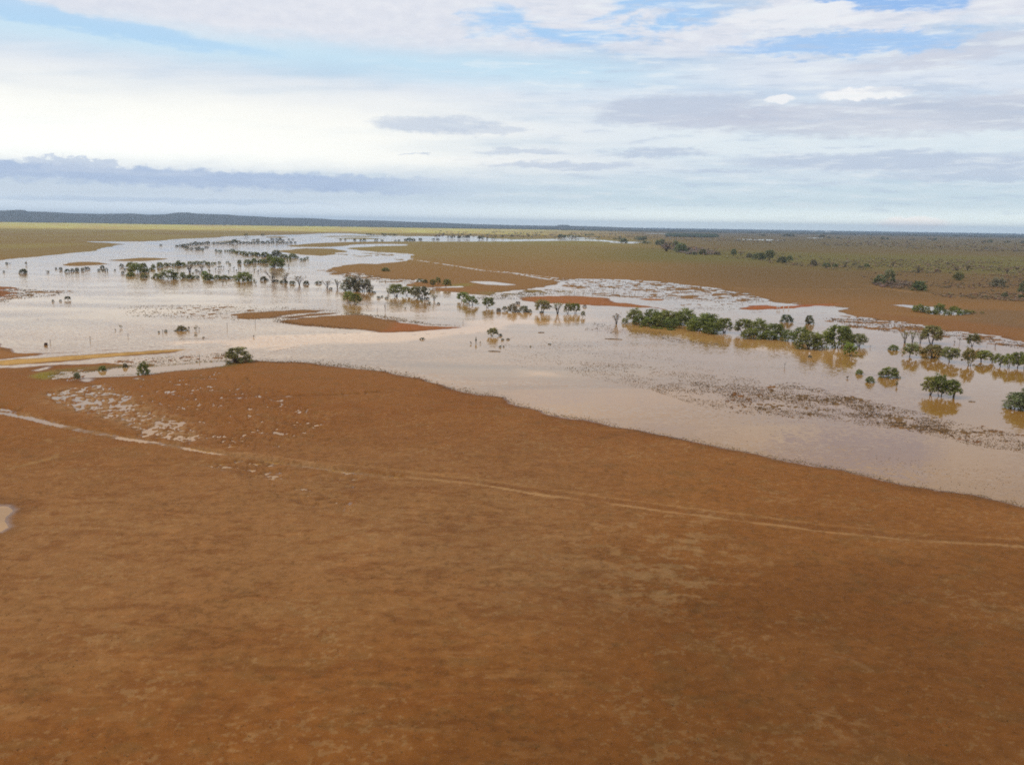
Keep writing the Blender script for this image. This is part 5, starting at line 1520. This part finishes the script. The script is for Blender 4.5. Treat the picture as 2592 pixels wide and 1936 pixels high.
# sparse dead grass over the near bank
q_ = np.stack([rngT.uniform(-60, 2650, 60000), rngT.uniform(915, 1960, 60000)], 1)
xw, yw = at_many(q_)
zz = ground_z(xw, yw)
pt = fbm(xw / 6.0, yw / 6.0, 4, 710) + 0.5 * fbm(xw / 1.5, yw / 1.5, 2, 711)
right = np.clip((q_[:, 0] - 900) / 1400, 0, 1) * np.clip((q_[:, 1] - 1150) / 400, 0.15, 1)
keep = (zz > 0.03) & (pt + 0.25 * rngT.random(len(xw)) > 0.90 - 0.04 * right)
xw, yw = xw[keep], yw[keep]; q_ = q_[keep]
rare = rngT.random(len(xw)) + 0.03 * np.clip((q_[:, 0] - 900) / 1000, 0, 1)
s_ = np.where(rare > 0.93, rngT.uniform(0.10, 0.21, len(xw)), rngT.uniform(0.05, 0.14, len(xw)))
c_ = np.where((rare > 0.93)[:, None], jitter((0.070, 0.050, 0.021), len(xw)), np.where((rare > 0.55)[:, None], jitter((0.150, 0.078, 0.030), len(xw)), jitter((0.240, 0.122, 0.046), len(xw))))
tufts('dead_grass', 'sparse dead grass and dark tussocks over the near red bank', xw, yw, s_, c_, 4, 0.55)
print('dead grass', len(xw))


def lumps(name, label, xw, yw, rad, hgt, colr):
    """one mesh of rough low crowns"""
    n = len(xw)
    ph = (1 + 5 ** 0.5) / 2
    iv = np.array([(-1, ph, 0), (1, ph, 0), (-1, -ph, 0), (1, -ph, 0), (0, -1, ph), (0, 1, ph), (0, -1, -ph), (0, 1, -ph), (ph, 0, -1), (ph, 0, 1), (-ph, 0, -1), (-ph, 0, 1)]) / 1.9
    it = np.array([(0, 11, 5), (0, 5, 1), (0, 1, 7), (0, 7, 10), (0, 10, 11), (1, 5, 9), (5, 11, 4), (11, 10, 2), (10, 7, 6), (7, 1, 8), (3, 9, 4), (3, 4, 2), (3, 2, 6), (3, 6, 8), (3, 8, 9), (4, 9, 5), (2, 4, 11), (6, 2, 10), (8, 6, 7), (9, 8, 1)])
    v = iv[None] * rngT.uniform(0.6, 1.25, (n, 12, 1))
    an = rngT.uniform(0, 6.283, n); ca, sa = np.cos(an)[:, None], np.sin(an)[:, None]
    z0 = np.maximum(ground_z(xw, yw), 0)
    V = np.stack([(v[..., 0] * ca - v[..., 1] * sa) * rad[:, None] + xw[:, None], (v[..., 0] * sa + v[..., 1] * ca) * rad[:, None] + yw[:, None], (v[..., 2] * 0.5 + 0.42) * hgt[:, None] + z0[:, None]], -1).reshape(-1, 3)
    T_ = (it[None] + (np.arange(n) * 12)[:, None, None]).reshape(-1, 3)
    me = mesh_np(name, V, T_)
    color_attr(me, 'blade', np.repeat(colr, 12, 0))
    add(name, me, TUFT, kind='stuff', label=label)


# scrub on the right plains
LX, LY, LR, LH, LC = [], [], [], [], []


def scrub(pts, n, rlo, rhi, base, hk=0.9):
    q_ = sample_poly(pts, n); xw, yw = at_many(q_)
    keep = fbm(xw / 60.0, yw / 60.0, 3, 720) + 0.3 * rngT.random(n) > 0.63
    xw, yw = xw[keep], yw[keep]
    rad = rngT.uniform(rlo, rhi, len(xw))
    LX.append(xw); LY.append(yw); LR.append(rad); LH.append(rad * hk * rngT.uniform(0.7, 1.5, len(xw))); LC.append(jitter(base, len(xw), 0.22))


scrub([(1650, 632), (1700, 640), (1760, 648), (1850, 655), (1960, 668), (2100, 684), (2240, 690), (2592, 700), (2592, 660), (2200, 655), (2000, 645), (1850, 632), (1720, 616)], 2600, 0.5, 1.5, (0.185, 0.135, 0.075))
scrub([(2150, 690), (2592, 690), (2592, 765), (2400, 755), (2250, 728)], 3000, 0.3, 1.0, (0.185, 0.122, 0.068))
scrub([(2200, 715), (2290, 712), (2360, 735), (2330, 742), (2220, 728)], 500, 0.5, 1.4, (0.138, 0.092, 0.060))
scrub([(1670, 618), (1720, 620), (1800, 634), (1830, 648), (1740, 645), (1680, 632)], 700, 0.8, 2.6, (0.155, 0.112, 0.080))
scrub([(1500, 590), (1700, 592), (2000, 598), (2592, 612), (2592, 640), (2000, 618), (1600, 604)], 2600, 1.2, 4.0, (0.175, 0.132, 0.080), 0.6)
scrub([(1100, 586), (1500, 588), (1640, 594), (1640, 604), (1100, 600)], 500, 2.0, 6.0, (0.135, 0.108, 0.068), 0.5)
scrub([(920, 592), (1010, 592), (1010, 596), (920, 595)], 60, 3.0, 7.0, (0.07, 0.07, 0.04), 0.5)
lumps('scrub', 'low grey brown scrub scattered over the right plain', np.concatenate(LX), np.concatenate(LY), np.concatenate(LR), np.concatenate(LH), np.concatenate(LC))
print('scrub', sum(len(a_) for a_ in LX))

# far woodland
LX, LY, LR, LH, LC = [], [], [], [], []


def wood(az0, az1, r0, r1, n, rlo, rhi, hlo, hhi, base, thr=0.0):
    a = np.radians(rngT.uniform(az0, az1, n)); r = np.exp(rngT.uniform(math.log(r0), math.log(r1), n))
    xw, yw = r * np.sin(a), r * np.cos(a)
    keep = fbm(xw / 500.0, yw / 900.0, 3, 730) + 0.3 * rngT.random(n) > thr
    xw, yw = xw[keep], yw[keep]
    LX.append(xw); LY.append(yw); LR.append(rngT.uniform(rlo, rhi, len(xw))); LH.append(rngT.uniform(hlo, hhi, len(xw))); LC.append(jitter(base, len(xw), 0.2))


wood(3, 40, 6500, 13000, 5200, 8, 22, 5, 10, (0.075, 0.075, 0.048), 0.52)
wood(3, 40, 9000, 24000, 5200, 14, 40, 6, 12, (0.050, 0.052, 0.038))
wood(-45, 6, 6900, 8000, 4200, 6, 14, 3, 6, (0.055, 0.056, 0.034), 0.60)
wood(-8, 8, 7500, 20000, 2600, 12, 30, 6, 10, (0.050, 0.052, 0.036))
wood(9.8, 13.0, 3300, 4700, 460, 5, 11, 5, 9, (0.055, 0.066, 0.034), 0.45)
wood(15.5, 26, 3800, 5200, 420, 5, 11, 4, 8, (0.052, 0.058, 0.034), 0.72)
lumps('far_woodland', 'dark band of woodland along the skyline', np.concatenate(LX), np.concatenate(LY), np.concatenate(LR), np.concatenate(LH), np.concatenate(LC))
print('woodland', sum(len(a_) for a_ in LX), 'labels', len(SEEN_LABELS))
